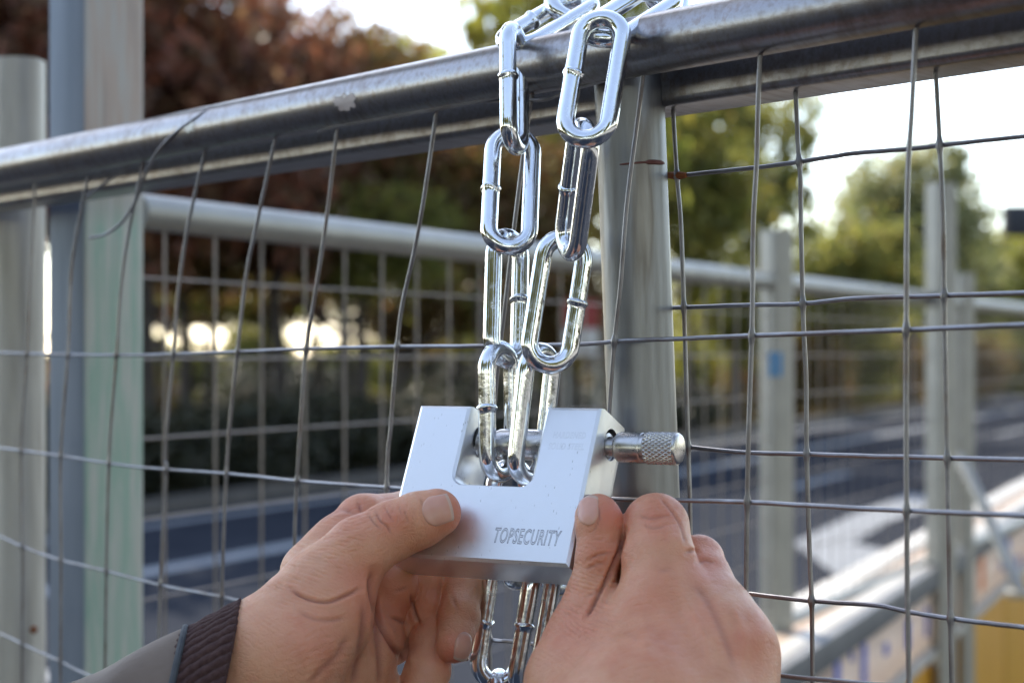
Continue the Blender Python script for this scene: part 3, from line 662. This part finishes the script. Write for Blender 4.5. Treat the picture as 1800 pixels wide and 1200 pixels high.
bolt = lathe('bolt', [(-.026, .0050), (-.0135, .0052), (-.0128, .0042), (-.0095, .0039), (-.0085, .0042), (-.0052, .0056), (-.0045, .0057), (.018, .0057), (.030, .0057), (.0302, .0040), (.0372, .0040), (.0374, .0050), (.0392, .0050), (.0396, .0038), (.0415, .0033), (.0425, .0033), (.0428, .0046), (.0436, .0053), (.0446, .0055), (.0525, .0055), (.0530, .0054), (.0532, .0052), (.0538, .0052), (.0540, .0055), (.0546, .0055)], M_BOLT, lock)
kn = []
nx = 60
kn = [(.0546, .0054), (.0550, .0057)]+[(.0552+.0106*i/nx, .0058) for i in range(nx+1)]+[(.0662, .0057)]
def knurl(x, a):
    if x < .0552 or x > .0658: return 0
    s = (x-.0552)/.0106; f1 = abs(((a*22/(2*math.pi)+s*4.2) % 1)-.5)*2; f2 = abs(((a*22/(2*math.pi)-s*4.2) % 1)-.5)*2
    return -.00042*(max(0, 1-f1*2.2)+max(0, 1-f2*2.2))
bolt.location = (-.0016, 0, -.0008)
head = lathe('knurled_head', kn, M_BOLT, bolt, 264, knurl)
lathe('end_cap', [(.0660, .0055), (.0664, .0055), (.0670, .0051), (.0672, .0047)], M_BOLT, bolt, 48)
lathe('seal_ring', [(-.0190, .0057), (-.0152, .0057), (-.0150, .0055)], M_DARK, lock, 40)
def text(name, s, x, z, size, sx, shear, bevd, depth=0., spacing=1.0, m=M_ENGR):
    cu = bpy.data.curves.new(name, 'FONT'); cu.body = s; cu.size = size; cu.shear = shear; cu.fill_mode = 'NONE'; cu.bevel_depth = bevd; cu.bevel_resolution = 1; cu.resolution_u = 4; cu.space_character = spacing
    to = bpy.data.objects.new('tmp', cu); COL.objects.link(to); bpy.context.view_layer.update()
    me = bpy.data.meshes.new_from_object(to.evaluated_get(bpy.context.evaluated_depsgraph_get())); bpy.data.objects.remove(to)
    xs = [v.co.x for v in me.vertices]; x0 = min(xs)
    for v in me.vertices: v.co = Vector(((v.co.x-x0)*sx+x, v.co.z*.45-depth, v.co.y+z))
    me.materials.clear(); me.materials.append(m); me.polygons.foreach_set('use_smooth', [True]*len(me.polygons))
    return link(bpy.data.objects.new(name, me), body)
t1 = text('stamped_lettering', 'TOPSECURITY', .0062, -.0224, .0078, .485, .12, .00019, 0, 1.12)
t2 = text('stamped_lettering', 'HARDENED', .0212, .0178, .0034, .68, .15, .00005, 0, 1.12, M_FAINT)
t3 = text('stamped_lettering', 'SOLID STEEL', .0202, .0135, .0034, .68, .15, .00005, 0, 1.12, M_FAINT)

# ------------------------------------------------------------------ chain
chain = thing('chain', 'bright zinc plated link chain looped over the rail and hanging through the padlock', 'chain', None, P(960, 100, .68))
LO_, WO_, WD = .0527, .0216, .0065
def link_mesh(weld_side):
    hs = (LO_-WO_)/2; rc = (WO_-WD)/2; pts = []; rad = []
    ns = 22
    for k in range(ns): 
        z = -hs+2*hs*k/ns; pts.append(Vector((rc, 0, z)))
    for k in range(16): a = math.pi*k/16; pts.append(Vector((rc*math.cos(a), 0, hs+rc*math.sin(a))))
    for k in range(ns): z = hs-2*hs*k/ns; pts.append(Vector((-rc, 0, z)))
    for k in range(16): a = math.pi+math.pi*k/16; pts.append(Vector((rc*math.cos(a), 0, -hs+rc*math.sin(a))))
    rad = [WD/2]*len(pts)
    # denser ring near the weld
    V, Fc = sweep(pts, rad, 24, closed=True)
    return V, Fc
def weld_mesh():
    rc = (WO_-WD)/2; pr_ = [(-.0034, WD/2-.0001), (-.0022, WD/2+.00002), (-.0012, WD/2+.00012), (-.0006, WD/2+.0005), (0, WD/2+.00068), (.0006, WD/2+.00045), (.001, WD/2-.00002), (.0012, WD/2-.0001)]
    V, Fc = [], []; seg = 24; rng = random.Random(4)
    for (z, r) in pr_:
        for k in range(seg): a = 2*math.pi*k/seg; q = r+(.00014*math.sin(a*3+z*2000) if r > WD/2+.0003 else 0); V.append(Vector((-rc+q*math.cos(a), q*math.sin(a), z+.0003*math.sin(a*2))))
    for i in range(len(pr_)-1):
        for k in range(seg): l = (k+1) % seg; Fc.append((i*seg+k, i*seg+l, (i+1)*seg+l, (i+1)*seg+k))
    return V, Fc
lv, lf = link_mesh(0); wv, wf = weld_mesh()
LM = bpy.data.meshes.new('chain_link'); LM.from_pydata([tuple(v) for v in lv], [], lf); LM.polygons.foreach_set('use_smooth', [True]*len(LM.polygons)); LM.materials.append(M_CHAIN)
WM = bpy.data.meshes.new('weld_seam'); WM.from_pydata([tuple(v) for v in wv], [], wf); WM.polygons.foreach_set('use_smooth', [True]*len(WM.polygons)); WM.materials.append(M_CHAIN)
def chain_link(top, bot, D, roll, flip=0, tiltsign=1, weld=True, wz=0):
    """top / bottom outer tips in pixels, D of the centre, roll: 0 faces the camera, 90 edge-on (positive: right bar goes back)"""
    lo_, hi_ = 0., .027
    for _ in range(30):
        m_ = (lo_+hi_)/2; a = P(top[0], top[1], D+m_*tiltsign)-P(bot[0], bot[1], D-m_*tiltsign)
        if a.length < LO_: lo_ = m_
        else: hi_ = m_
    pt, pb = P(top[0], top[1], D+lo_*tiltsign), P(bot[0], bot[1], D-lo_*tiltsign); c = (pt+pb)/2; ax = (pt-pb).normalized()
    v = Vector((c.x, c.y, c.z-CH)).normalized(); rt = v.cross(ax).normalized()       # image right-ish
    if rt.dot(Vector((1, 0, 0))) < 0: rt = -rt
    bk = ax.cross(rt).normalized()
    if bk.y < 0: bk = -bk
    wv_ = rt*math.cos(R(roll))+bk*math.sin(R(roll)); nn = wv_.cross(ax).normalized(); 
    M = Matrix((wv_, ax.cross(wv_).normalized(), ax)).transposed().to_4x4(); M.translation = c
    if flip: M = M @ Matrix.Rotation(math.pi, 4, 'Z')
    o = bpy.data.objects.new('chain_link', LM); COL.objects.link(o); o.parent = chain; o.matrix_parent_inverse = Matrix.Translation(-chain.location); o.matrix_basis = M
    if weld:
        w_ = bpy.data.objects.new('weld_seam', WM); COL.objects.link(w_); w_.parent = o; w_.location = (0, 0, wz)
    return o
# left strand
chain_link((903, 42), (905, 271), .684, 72, 0, 1, True, .002)
chain_link((903, 223), (893, 448), .682, 4, 0, 1, True, 0)
chain_link((893, 402), (887, 647), .680, 48, 1, 1, True, .001)
chain_link((877, 593), (880, 853), .674, 52, 0, 1, True, .002)
# right strand
chain_link((1064, 19), (1024, 260), .628, -14, 0, 1, True, .0015)
chain_link((1030, 208), (998, 456), .638, -68, 0, -1, True, -.002)
chain_link((998, 404), (959, 657), .655, 12, 1, 1, True, .001)
chain_link((953, 600), (925, 856), .663, 50, 0, 1, False)
# behind / under the lock
chain_link((890, 806), (920, 1034), .697, 35, 0, -1, False)
chain_link((950, 815), (990, 1044), .700, 40, 0, -1, False)
chain_link((905, 968), (868, 1216), .690, 8, 0, 1, True, -.001)
chain_link((962, 975), (918, 1228), .680, 60, 0, 1, True, .001)
chain_link((876, 1170), (872, 1420), .692, 78, 0, 1, False)
chain_link((928, 1180), (915, 1430), .684, -20, 0, 1, False)
# over the rail
chain_link((1036, -4), (887, 84), .711, -60, 0, 1, True, -.001)
chain_link((1002, -105), (1002, 42), .728, 20, 0, 1, False)
chain_link((1176, -16), (1038, 72), .654, -50, 0, 1, False)
chain_link((1186, -110), (1164, 26), .702, 30, 0, 1, False)
chain_link((1240, -150), (1120, -40), .735, 10, 0, 1, False)

# ------------------------------------------------------------------ hands (implicit surface, polygonised with surface nets)
PX = .66/F          # metres per pixel at the hands
def smin(a, b, k):
    h = np.clip(.5+.5*(b-a)/k, 0, 1); return b+(a-b)*h-k*h*(1-h)
def smax(a, b, k): return -smin(-a, -b, k)
class Hand:
    def __init__(s, palm, fingers, kp=.006, kf=.0011, kj=.0055, kc=.008, flat=None):
        s.palm = palm; s.fingers = fingers; s.kp = kp; s.kf = kf; s.kj = kj; s.kc = kc
    @staticmethod
    def caps(X, ch, k):
        d = None
        for (a, b) in zip(ch[:-1], ch[1:]):
            A = np.array(P(*a[:3])); B = np.array(P(*b[:3])); ra, rb = a[3]*PX, b[3]*PX
            ab = B-A; t = np.clip(((X-A)@ab)/(ab@ab+1e-12), 0, 1); q = np.sqrt((((X-A)-t[..., None]*ab)**2).sum(-1))-(ra+(rb-ra)*t)
            d = q if d is None else smin(d, q, k)
        return d
    def f(s, X):
        pm = None
        for ch in s.palm:
            q = s.caps(X, ch, s.kc); pm = q if pm is None else smin(pm, q, s.kc)
        fg = None
        for ch in s.fingers:
            q = s.caps(X, ch, .003); fg = q if fg is None else smin(fg, q, s.kf)
        return smin(pm, fg, s.kj)
def bounds(h, pad=.006):
    lo = np.full(3, 9.); hi = np.full(3, -9.)
    for ch in h.palm+h.fingers:
        for a in ch:
            p = np.array(P(*a[:3])); r = a[3]*PX+pad; lo = np.minimum(lo, p-r); hi = np.maximum(hi, p+r)
    return lo, hi
def surfnet(fn, lo, hi, h):
    n = np.ceil((hi-lo)/h).astype(int)+1
    xs = [lo[i]+h*np.arange(n[i]) for i in range(3)]; Vv = np.empty(n, np.float32)
    for i in range(0, n[0], 16):
        g = np.stack(np.meshgrid(xs[0][i:i+16], xs[1], xs[2], indexing='ij'), -1); Vv[i:i+16] = fn(g)
    s = Vv < 0; cs = tuple(k-1 for k in n)
    acc = np.zeros(cs+(3,), np.float32); cnt = np.zeros(cs, np.float32)
    for ax in range(3):
        o1, o2 = [k for k in range(3) if k != ax]
        for d1 in (0, 1):
            for d2 in (0, 1):
                sl0 = [slice(0, -1)]*3; sl1 = [slice(0, -1)]*3
                for o_, d_ in ((o1, d1), (o2, d2)): sl0[o_] = slice(d_, n[o_]-1+d_); sl1[o_] = sl0[o_]
                sl0[ax] = slice(0, n[ax]-1); sl1[ax] = slice(1, n[ax]); a = Vv[tuple(sl0)]; b = Vv[tuple(sl1)]
                c = (a < 0) != (b < 0); t = np.where(c, a/(a-b+1e-20), 0)
                acc[..., ax] += np.where(c, t, 0); acc[..., o1] += c*d1; acc[..., o2] += c*d2; cnt += c
    act = cnt > 0; idx = -np.ones(cs, int); idx[act] = np.arange(act.sum())
    ijk = np.argwhere(act); co = (ijk+acc[act]/cnt[act][:, None])*h+lo
    faces = []
    for ax in range(3):
        o1, o2 = [(1, 2), (2, 0), (0, 1)][ax]
        sl = [slice(1, -1)]*3; sl[ax] = slice(0, n[ax]-1); s2 = list(sl); s2[ax] = slice(1, n[ax])
        a = s[tuple(sl)]; b = s[tuple(s2)]; e = np.argwhere(a != b)
        off = np.array([1, 1, 1]); off[ax] = 0; e = e+off; sg = s[tuple(e.T)]
        def g(d1, d2):
            q = e.copy(); q[:, o1] -= d1; q[:, o2] -= d2; return idx[tuple(q.T)]
        q = np.stack([g(1, 1), g(0, 1), g(0, 0), g(1, 0)], 1); q[~sg] = q[~sg][:, ::-1]; faces.append(q)
    return co, np.concatenate(faces)
def grad(fn, X, e=.0006):
    g = np.stack([fn(X+np.eye(3)[i]*e)-fn(X-np.eye(3)[i]*e) for i in range(3)], -1); return g/(np.linalg.norm(g, axis=1)[:, None]+1e-12)
def seg_dist(pxy, poly):
    d = np.full(len(pxy), 1e9); 
    for a, b in zip(poly[:-1], poly[1:]):
        a = np.array(a, float); b = np.array(b, float); ab = b-a; t = np.clip(((pxy-a)@ab)/(ab@ab), 0, 1); d = np.minimum(d, np.linalg.norm(pxy-a-t[:, None]*ab, axis=1))
    return d
def build_hand(h, creases, tints, parent, bumps=(), res=.0006, folds=()):
    lo, hi = bounds(h); co, fc = surfnet(h.f, lo, hi, res)
    N = grad(h.f, co)
    co = co-N*h.f(co)[:, None]*.9
    rel = co-np.array([0, 0, CH]); pxy = np.stack([900+rel[:, 0]/rel[:, 1]*F, 620-rel[:, 2]/rel[:, 1]*F], 1)
    facing = np.clip(-(N*rel/np.linalg.norm(rel, axis=1)[:, None]).sum(1)*2.2+.25, 0, 1)
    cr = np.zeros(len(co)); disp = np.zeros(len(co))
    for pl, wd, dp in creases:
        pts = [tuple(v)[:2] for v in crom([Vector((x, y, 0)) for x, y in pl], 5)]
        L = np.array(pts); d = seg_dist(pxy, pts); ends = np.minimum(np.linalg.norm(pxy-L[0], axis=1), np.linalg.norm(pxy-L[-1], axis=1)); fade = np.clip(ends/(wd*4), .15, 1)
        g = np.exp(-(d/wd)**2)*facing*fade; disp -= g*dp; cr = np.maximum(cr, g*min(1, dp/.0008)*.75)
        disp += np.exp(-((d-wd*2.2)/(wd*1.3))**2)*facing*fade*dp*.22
    for (x, y, rx, ry, an, hgt) in bumps:
        a = R(an); dx = pxy[:, 0]-x; dy = pxy[:, 1]-y; u = (dx*math.cos(a)+dy*math.sin(a))/rx; v = (-dx*math.sin(a)+dy*math.cos(a))/ry
        disp += np.exp(-(u*u+v*v))*facing*hgt
    for (x, y, rad, dirx, diry, wl, amp) in folds:                    # fields of fine parallel wrinkles
        m = np.exp(-(((pxy[:, 0]-x)**2+(pxy[:, 1]-y)**2)/rad**2)**1.5)*facing
        wob = 2.2*np.sin(pxy[:, 0]*.045+1.3)+1.8*np.sin(pxy[:, 1]*.06+pxy[:, 0]*.02)+1.2*np.sin((pxy[:, 0]-pxy[:, 1])*.11)
        ph = (pxy[:, 0]*dirx+pxy[:, 1]*diry+wob)/wl*2*math.pi
        brk = .55+.45*np.sin(pxy[:, 0]*.07*diry*2+pxy[:, 1]*.09*dirx*2+np.floor(ph/6.283)*2.1)
        sv = np.clip(np.sin(ph), -.2, 1)**1; disp -= np.clip(sv, 0, 1)**2*amp*m*brk*1.3
    co = co+N*disp[:, None]
    tn = np.zeros(len(co))
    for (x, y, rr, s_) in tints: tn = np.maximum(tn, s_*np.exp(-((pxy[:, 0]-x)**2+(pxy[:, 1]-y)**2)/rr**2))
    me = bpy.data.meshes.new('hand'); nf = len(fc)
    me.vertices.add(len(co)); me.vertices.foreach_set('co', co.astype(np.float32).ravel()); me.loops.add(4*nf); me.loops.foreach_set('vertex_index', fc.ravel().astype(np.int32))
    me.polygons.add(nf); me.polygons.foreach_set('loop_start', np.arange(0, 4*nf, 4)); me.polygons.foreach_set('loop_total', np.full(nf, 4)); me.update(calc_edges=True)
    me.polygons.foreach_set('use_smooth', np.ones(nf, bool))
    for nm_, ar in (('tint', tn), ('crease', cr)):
        at = me.attributes.new(nm_, 'FLOAT', 'POINT'); at.data.foreach_set('value', ar.astype(np.float32))
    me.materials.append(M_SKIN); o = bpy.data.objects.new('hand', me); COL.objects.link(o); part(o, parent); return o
def nail(h, ctr, ax, ln, wd, parent, D0, tip=.12, lift=.00035, bulge=.5):
    """plate laid on the hand surface along the line of sight; ax = pixel direction towards the tip"""
    ax = np.array(ax, float); ax /= np.linalg.norm(ax); pr_ = np.array([-ax[1], ax[0]]); nu, nv_ = 22, 16; V = []; uv = []
    for i in range(nu+1):
        for j in range(nv_+1):
            u = i/nu*2-1; v = j/nv_*2-1
            lw = math.sqrt(max(0, 1-max(0, -u-.35)**2/.65**2*.8)); tipx = (1-v*v)*.10 if u > 0 else -(v*v)*-.0
            wv2 = v*(1-.55*max(0, -u-.3)**1.5)*(1-.10*max(0, u))
            uu = u*(1-.22*v*v) if u < 0 else u+(1-v*v)*.12*u
            q = np.array(ctr)+ax*uu*ln/2+pr_*wv2*wd/2
            d = np.array([(q[0]-900)/F, 1, (620-q[1])/F]); t = D0
            for _ in range(60):
                pnt = d*t+np.array([0, 0, CH]); s_ = float(h.f(pnt[None])[0])
                if s_ < 1e-5: break
                t += s_*.9
                if t > D0+.08: break
            V.append(d*t+np.array([0, 0, CH])); uv.append((u, v))
    V = np.array(V); N = grad(h.f, V)
    e = np.array([min(1, (1-abs(v))*5)*min(1, (u+1)*5) for u, v in uv]); V = V+N*(lift*(.35+.65*e))[:, None]
    n = len(V); V2 = V-N*.0012; Fc = []
    fm = []
    for i in range(nu):
        for j in range(nv_):
            a = i*(nv_+1)+j; Fc.append((a, a+1, a+nv_+2, a+nv_+1)); fm.append(1 if (i+.5)/nu > 1-tip else 0)
    bd = [j for j in range(nv_+1)]+[i*(nv_+1)+nv_ for i in range(1, nu+1)]+[nu*(nv_+1)+j for j in range(nv_-1, -1, -1)]+[i*(nv_+1) for i in range(nu-1, 0, -1)]
    for a, b in zip(bd, bd[1:]+bd[:1]): Fc.append((a, b, b+n, a+n)); fm.append(0)
    o = mesh_obj('fingernail', list(V)+list(V2), Fc, M_NAIL); o.data.materials.append(M_NAILTIP)
    for p, k in zip(o.data.polygons, fm): p.material_index = k
    bm = bmesh.new(); bm.from_mesh(o.data); bmesh.ops.recalc_face_normals(bm, faces=bm.faces); bm.to_mesh(o.data); bm.free()
    part(o, person); o.parent = parent; o.matrix_parent_inverse = Matrix.Identity(4); o.matrix_parent_inverse = Matrix.Translation(Vector((0, 0, 0))); 
    return o
person = thing('person', 'person reaching in, only hands and a dark knit cuff and grey sleeve in view', 'person', None, (0, .3, CH-.5))

left = Hand(
 palm=[[(300, 1310, .622, 95), (390, 1262, .624, 100), (480, 1165, .625, 108), (560, 1075, .640, 88), (600, 1010, .650, 62)],
       [(470, 1230, .640, 105), (580, 1170, .662, 95), (640, 1120, .675, 70)],
       [(520, 1300, .650, 90), (640, 1230, .672, 70)],
       [(555, 1010, .662, 64), (600, 965, .675, 62)]],
 fingers=[[(575, 1030, .643, 70), (632, 966, .646, 56), (690, 932, .6510, 50), (735, 914, .6500, 47), (768, 901, .6490, 42)],   # thumb
          [(600, 975, .672, 58), (640, 921, .685, 53), (720, 905, .703, 45), (800, 915, .712, 38)],                         # index behind the lock
          [(640, 1110, .685, 60), (690, 1030, .680, 42), (700, 990, .690, 40), (760, 985, .712, 36)],                       # middle, base seen under the lock
          [(690, 1130, .690, 40), (748, 1070, .684, 30), (752, 1020, .690, 30), (780, 980, .705, 30)],
          [(812, 985, .702, 36), (812, 1035, .690, 37), (807, 1085, .676, 36), (798, 1132, .664, 33)],                       # ring, tip with nail
          [(770, 1075, .688, 30), (762, 1120, .680, 38), (752, 1180, .668, 38), (735, 1240, .660, 36)]], kp=.006, kf=.0010, kj=.0052)
LCR = [
 ([(510, 1035), (540, 1052), (575, 1058), (608, 1046), (632, 1034)], 3.2, .0008),
 ([(520, 1072), (550, 1088), (580, 1090), (610, 1085)], 4, .0004),
 ([(655, 1000), (652, 1035), (662, 1080), (684, 1125), (715, 1168)], 5, .0016),
 ([(640, 1060), (636, 1110), (625, 1170), (618, 1210)], 6, .0007),
 ([(655, 1075), (662, 1120), (668, 1170), (668, 1210)], 6, .0007),
 ([(610, 1110), (590, 1150), (560, 1180), (540, 1210)], 6, .0005),
 ([(685, 1082), (700, 1088), (718, 1096)], 3, .0009), ([(690, 1040), (705, 1036), (720, 1030)], 3, .0005),
 ([(660, 898), (668, 915), (680, 925), (686, 938)], 2, .0006), ([(648, 903), (656, 918), (668, 930)], 1.8, .0005), ([(676, 890), (684, 905), (690, 915)], 1.8, .0004),
 ([(738, 872), (742, 885), (748, 900)], 2, .0003), ([(630, 880), (633, 893), (637, 902)], 3, .0008),
 ([(560, 915), (600, 895), (630, 905)], 4, .0004), ([(722, 1040), (727, 1070), (738, 1098)], 3, .0010),
 ([(794, 1045), (800, 1060), (806, 1075)], 3, .0004), ([(708, 893), (713, 905), (718, 920)], 1.6, .0003), ([(700, 888), (704, 898), (708, 908)], 1.6, .0003)]
lf_tints = [(690, 915, 35, .6), (560, 1130, 80, .35), (640, 1020, 50, .5), (800, 905, 55, .6), (700, 1060, 70, .55), (750, 1060, 50, .5), (805, 1150, 38, .9), (690, 930, 60, .25), (650, 1060, 60, .5), (620, 900, 60, .4)]
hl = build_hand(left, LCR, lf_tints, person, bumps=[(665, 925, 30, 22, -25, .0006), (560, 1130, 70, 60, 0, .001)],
    folds=[(520, 1010, 75, -.35, .94, 7.5, .00042), (640, 925, 50, .25, .97, 6.5, .00030), (590, 960, 55, -.1, 1, 7, .00035), (450, 1080, 60, -.6, .8, 8, .00025), (700, 905, 40, .95, .3, 7, .00022), (560, 1160, 80, .3, .95, 12, .00025), (835, 1060, 28, .9, .4, 6, .0002)])
nail(left, (767, 897), (1, -.27), 50, 53, hl, .62, .10)
nail(left, (814, 1134), (-.16, 1), 48, 30, hl, .63, .08)

right = Hand(
 palm=[[(1120, 1420, .545, 110), (1120, 1260, .575, 112), (1130, 1150, .600, 78)],
       [(1010, 1290, .585, 80), (1015, 1200, .600, 72), (1030, 1120, .612, 58)],
       [(1200, 1300, .580, 120), (1205, 1160, .603, 86), (1165, 1070, .608, 66)],
       [(1235, 1300, .578, 105), (1262, 1150, .598, 76), (1240, 1090, .610, 66)],
       [(1262, 1310, .578, 92), (1280, 1160, .597, 47), (1262, 1090, .612, 48)]],
 fingers=[[(1020, 1130, .614, 56), (1038, 1050, .618, 40), (1052, 975, .622, 35), (1054, 920, .626, 38), (1050, 905, .628, 36)],   # thumb
          [(1098, 1075, .622, 44), (1092, 1010, .634, 34)],
          [(1165, 1060, .606, 64), (1158, 985, .614, 58), (1153, 925, .626, 56)],                                   # index proximal
          [(1153, 925, .628, 54), (1115, 945, .652, 42), (1085, 965, .672, 34)],                                  # index bent away
          [(1240, 1080, .612, 58), (1236, 1020, .622, 46), (1228, 985, .632, 44)],
          [(1228, 985, .634, 42), (1180, 1000, .665, 38), (1130, 1020, .690, 32)],
          [(1268, 1100, .616, 52), (1256, 1040, .636, 38), (1200, 1050, .680, 34)],
          [(1282, 1155, .606, 44), (1283, 1100, .630, 34), (1230, 1110, .680, 30)]], kp=.006, kf=.0010, kj=.0065, kc=.012)
RCR = [
 ([(1098, 930), (1092, 960), (1075, 1000), (1052, 1045), (1030, 1085)], 3.5, .0012),
 ([(1205, 972), (1212, 968), (1225, 968)], 3, .0012),
 ([(1213, 1020), (1235, 1045), (1255, 1080), (1275, 1130), (1290, 1180)], 7, .0004),
 ([(1178, 1020), (1205, 1060), (1232, 1110), (1250, 1180)], 9, -.0008), ([(1120, 1060), (1135, 1110), (1138, 1180)], 12, -.0006), ([(1285, 1060), (1302, 1110), (1308, 1180)], 8, -.0008), ([(1090, 1110), (1120, 1130), (1160, 1135), (1205, 1165)], 6, -.0004),
 ([(1225, 990), (1240, 984), (1256, 990)], 3, .0004), ([(1080, 1000), (1060, 1030), (1030, 1050)], 3, .0004),
 ([(1160, 875), (1180, 900), (1196, 925), (1205, 955)], 2.5, .00045), ([(1120, 905), (1145, 912), (1170, 908)], 3, .0004), ([(1128, 920), (1150, 928), (1175, 922)], 3, .0003),
 ([(1032, 985), (1050, 975), (1075, 970)], 2.5, .0005), ([(1028, 1000), (1048, 992), (1070, 988)], 2.5, .0004), ([(1040, 935), (1048, 925), (1053, 912), (1054, 890)], 1.6, .0005),
 ([(1150, 1000), (1165, 1005), (1185, 998)], 5, .0003)]
rt_tints = [(1160, 905, 55, .5), (1310, 1125, 50, .38), (1238, 1085, 45, .38), (1160, 1035, 55, .35), (1075, 900, 45, .8), (1060, 960, 60, .45), (1160, 1130, 100, .35), (1240, 990, 50, .5), (1340, 1130, 60, .45), (1010, 1100, 80, .45), (1155, 1050, 50, .4)]
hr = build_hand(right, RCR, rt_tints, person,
    bumps=[(1155, 1010, 38, 30, 0, .0010), (1262, 1130, 22, 90, -30, .0010), (1325, 1118, 24, 28, 0, .0016), (1180, 1130, 26, 90, -8, .0008), (1160, 900, 36, 24, 20, .0006), (1215, 1150, 16, 80, -22, -.0006), (1310, 1170, 14, 50, -20, -.0005)],
    folds=[(1055, 1010, 55, -.25, .97, 7.5, .0005), (1030, 1060, 60, -.3, .95, 8.5, .0005), (1160, 905, 50, .3, .95, 7, .00022), (990, 1130, 55, -.6, .8, 9, .00035), (1245, 975, 35, .5, .86, 6, .0002), (1150, 1150, 130, .2, .98, 11, .00016), (1060, 950, 30, .1, 1, 7, .0003)])
nail(right, (1034, 898), (.05, -1), 50, 36, hr, .60, .10)

# sleeves and cuffs
def sleeve(c, rad, flatt, m, name, ribs=0, ribamp=0, seg=96, n=20, amp=0, lip=.004, cut=None, seed=1, wr=0):
    """loft along c (list of points) with radius list; open tube with wall thickness turned in at the hand end"""
    rng = random.Random(seed); path = crom(c, n); m_ = len(path); V = []; Fc = []; T = [(path[min(i+1, m_-1)]-path[max(i-1, 0)]).normalized() for i in range(m_)]
    nseg = len(c)-1
    def rad_at(i): t = i/n; k = min(int(t), nseg-1); f = t-k; return rad[k]*(1-f)+rad[k+1]*f
    rings = [(i, rad_at(i)) for i in range(m_)]; rings = [(0, rings[0][1]-lip*1.6), (0, rings[0][1]-lip*.5)]+rings[1:] if lip else rings
    N = None
    if lip: rings = [(6, rad_at(6)-lip*1.2)]+rings
    for i, r in rings:
        t = T[i]; N = Vector((0, 0, 1)) if True else N; N = (N-t*N.dot(t)).normalized(); B = t.cross(N)
        for k in range(seg):
            a = 2*math.pi*k/seg; rr = r
            if ribs: rr += ribamp*abs(math.cos(a*ribs/2))**.6+ribamp*.25*math.sin(i*1.7+a*7)
            if wr: rr += wr*(math.sin(a*2+i*.13)*math.sin(i*.21+a)+.6*math.sin(a*5+i*.31))
            ov = N*math.cos(a)*rr*flatt+B*math.sin(a)*rr
            if cut is not None: f = 1/(1+(i/n)**2*2); ov = ov-t*(ov.dot(cut)/t.dot(cut))*f
            V.append(path[i]+ov)
    q = len(rings)
    for i in range(q-1):
        for k in range(seg): l = (k+1) % seg; Fc.append((i*seg+k, i*seg+l, (i+1)*seg+l, (i+1)*seg+k))
    o = mesh_obj(name, V, Fc, m); return part(o, person)
K = .66/F
CUT = Vector((.982, .12, -.19))
wrist = [P(388, 1250, .622), P(330, 1283, .620), P(250, 1330, .615), P(150, 1385, .605)]
sleeve(wrist, [150*K, 152*K, 138*K, 120*K], .96, M_KNIT, 'knit_cuff', 56, .0010, 448, 16, seed=2, cut=CUT)
sl_path = [P(292, 1302, .617), P(200, 1352, .612), P(90, 1410, .60), P(-90, 1490, .56), P(-400, 1620, .45)]
slv = sleeve(sl_path, [152*K, 160*K, 170*K, 178*K, 185*K], .97, M_COAT, 'jacket_sleeve', 0, 0, 96, 14, lip=.003, seed=5, wr=.0007, cut=CUT)
# seam piping at the sleeve edge
t0 = (crom(sl_path, 14)[1]-sl_path[0]).normalized(); N0 = Vector((0, 0, 1)); N0 = (N0-t0*N0.dot(t0)).normalized(); B0 = t0.cross(N0)
c0 = crom(sl_path, 14)[1]; rr = 152*K+.0006
def hem(k):
    o_ = N0*math.cos(2*math.pi*k/80)*rr*.97+B0*math.sin(2*math.pi*k/80)*rr; return c0+o_-t0*(o_.dot(CUT)/t0.dot(CUT))
mb = MB(); mb.tube([hem(k) for k in range(80)], .0012, 8, closed=True); part(mb.obj('piping', M_SEAM), slv); 
# right arm goes down out of the picture
sleeve([P(1190, 1420, .565), P(1220, 1560, .53), P(1300, 1800, .46), P(1420, 2100, .36)], [150*K, 160*K, 175*K, 185*K], .95, M_COAT, 'jacket_sleeve', 0, 0, 72, 12, lip=.003, seed=7, wr=.0007)
for o in list(person.children):
    for c in list(o.children):       # nails and piping: world coordinates, same frame as their parent
        c.matrix_parent_inverse = Matrix.Identity(4); c.parent = o
print('objects', len(bpy.data.objects))
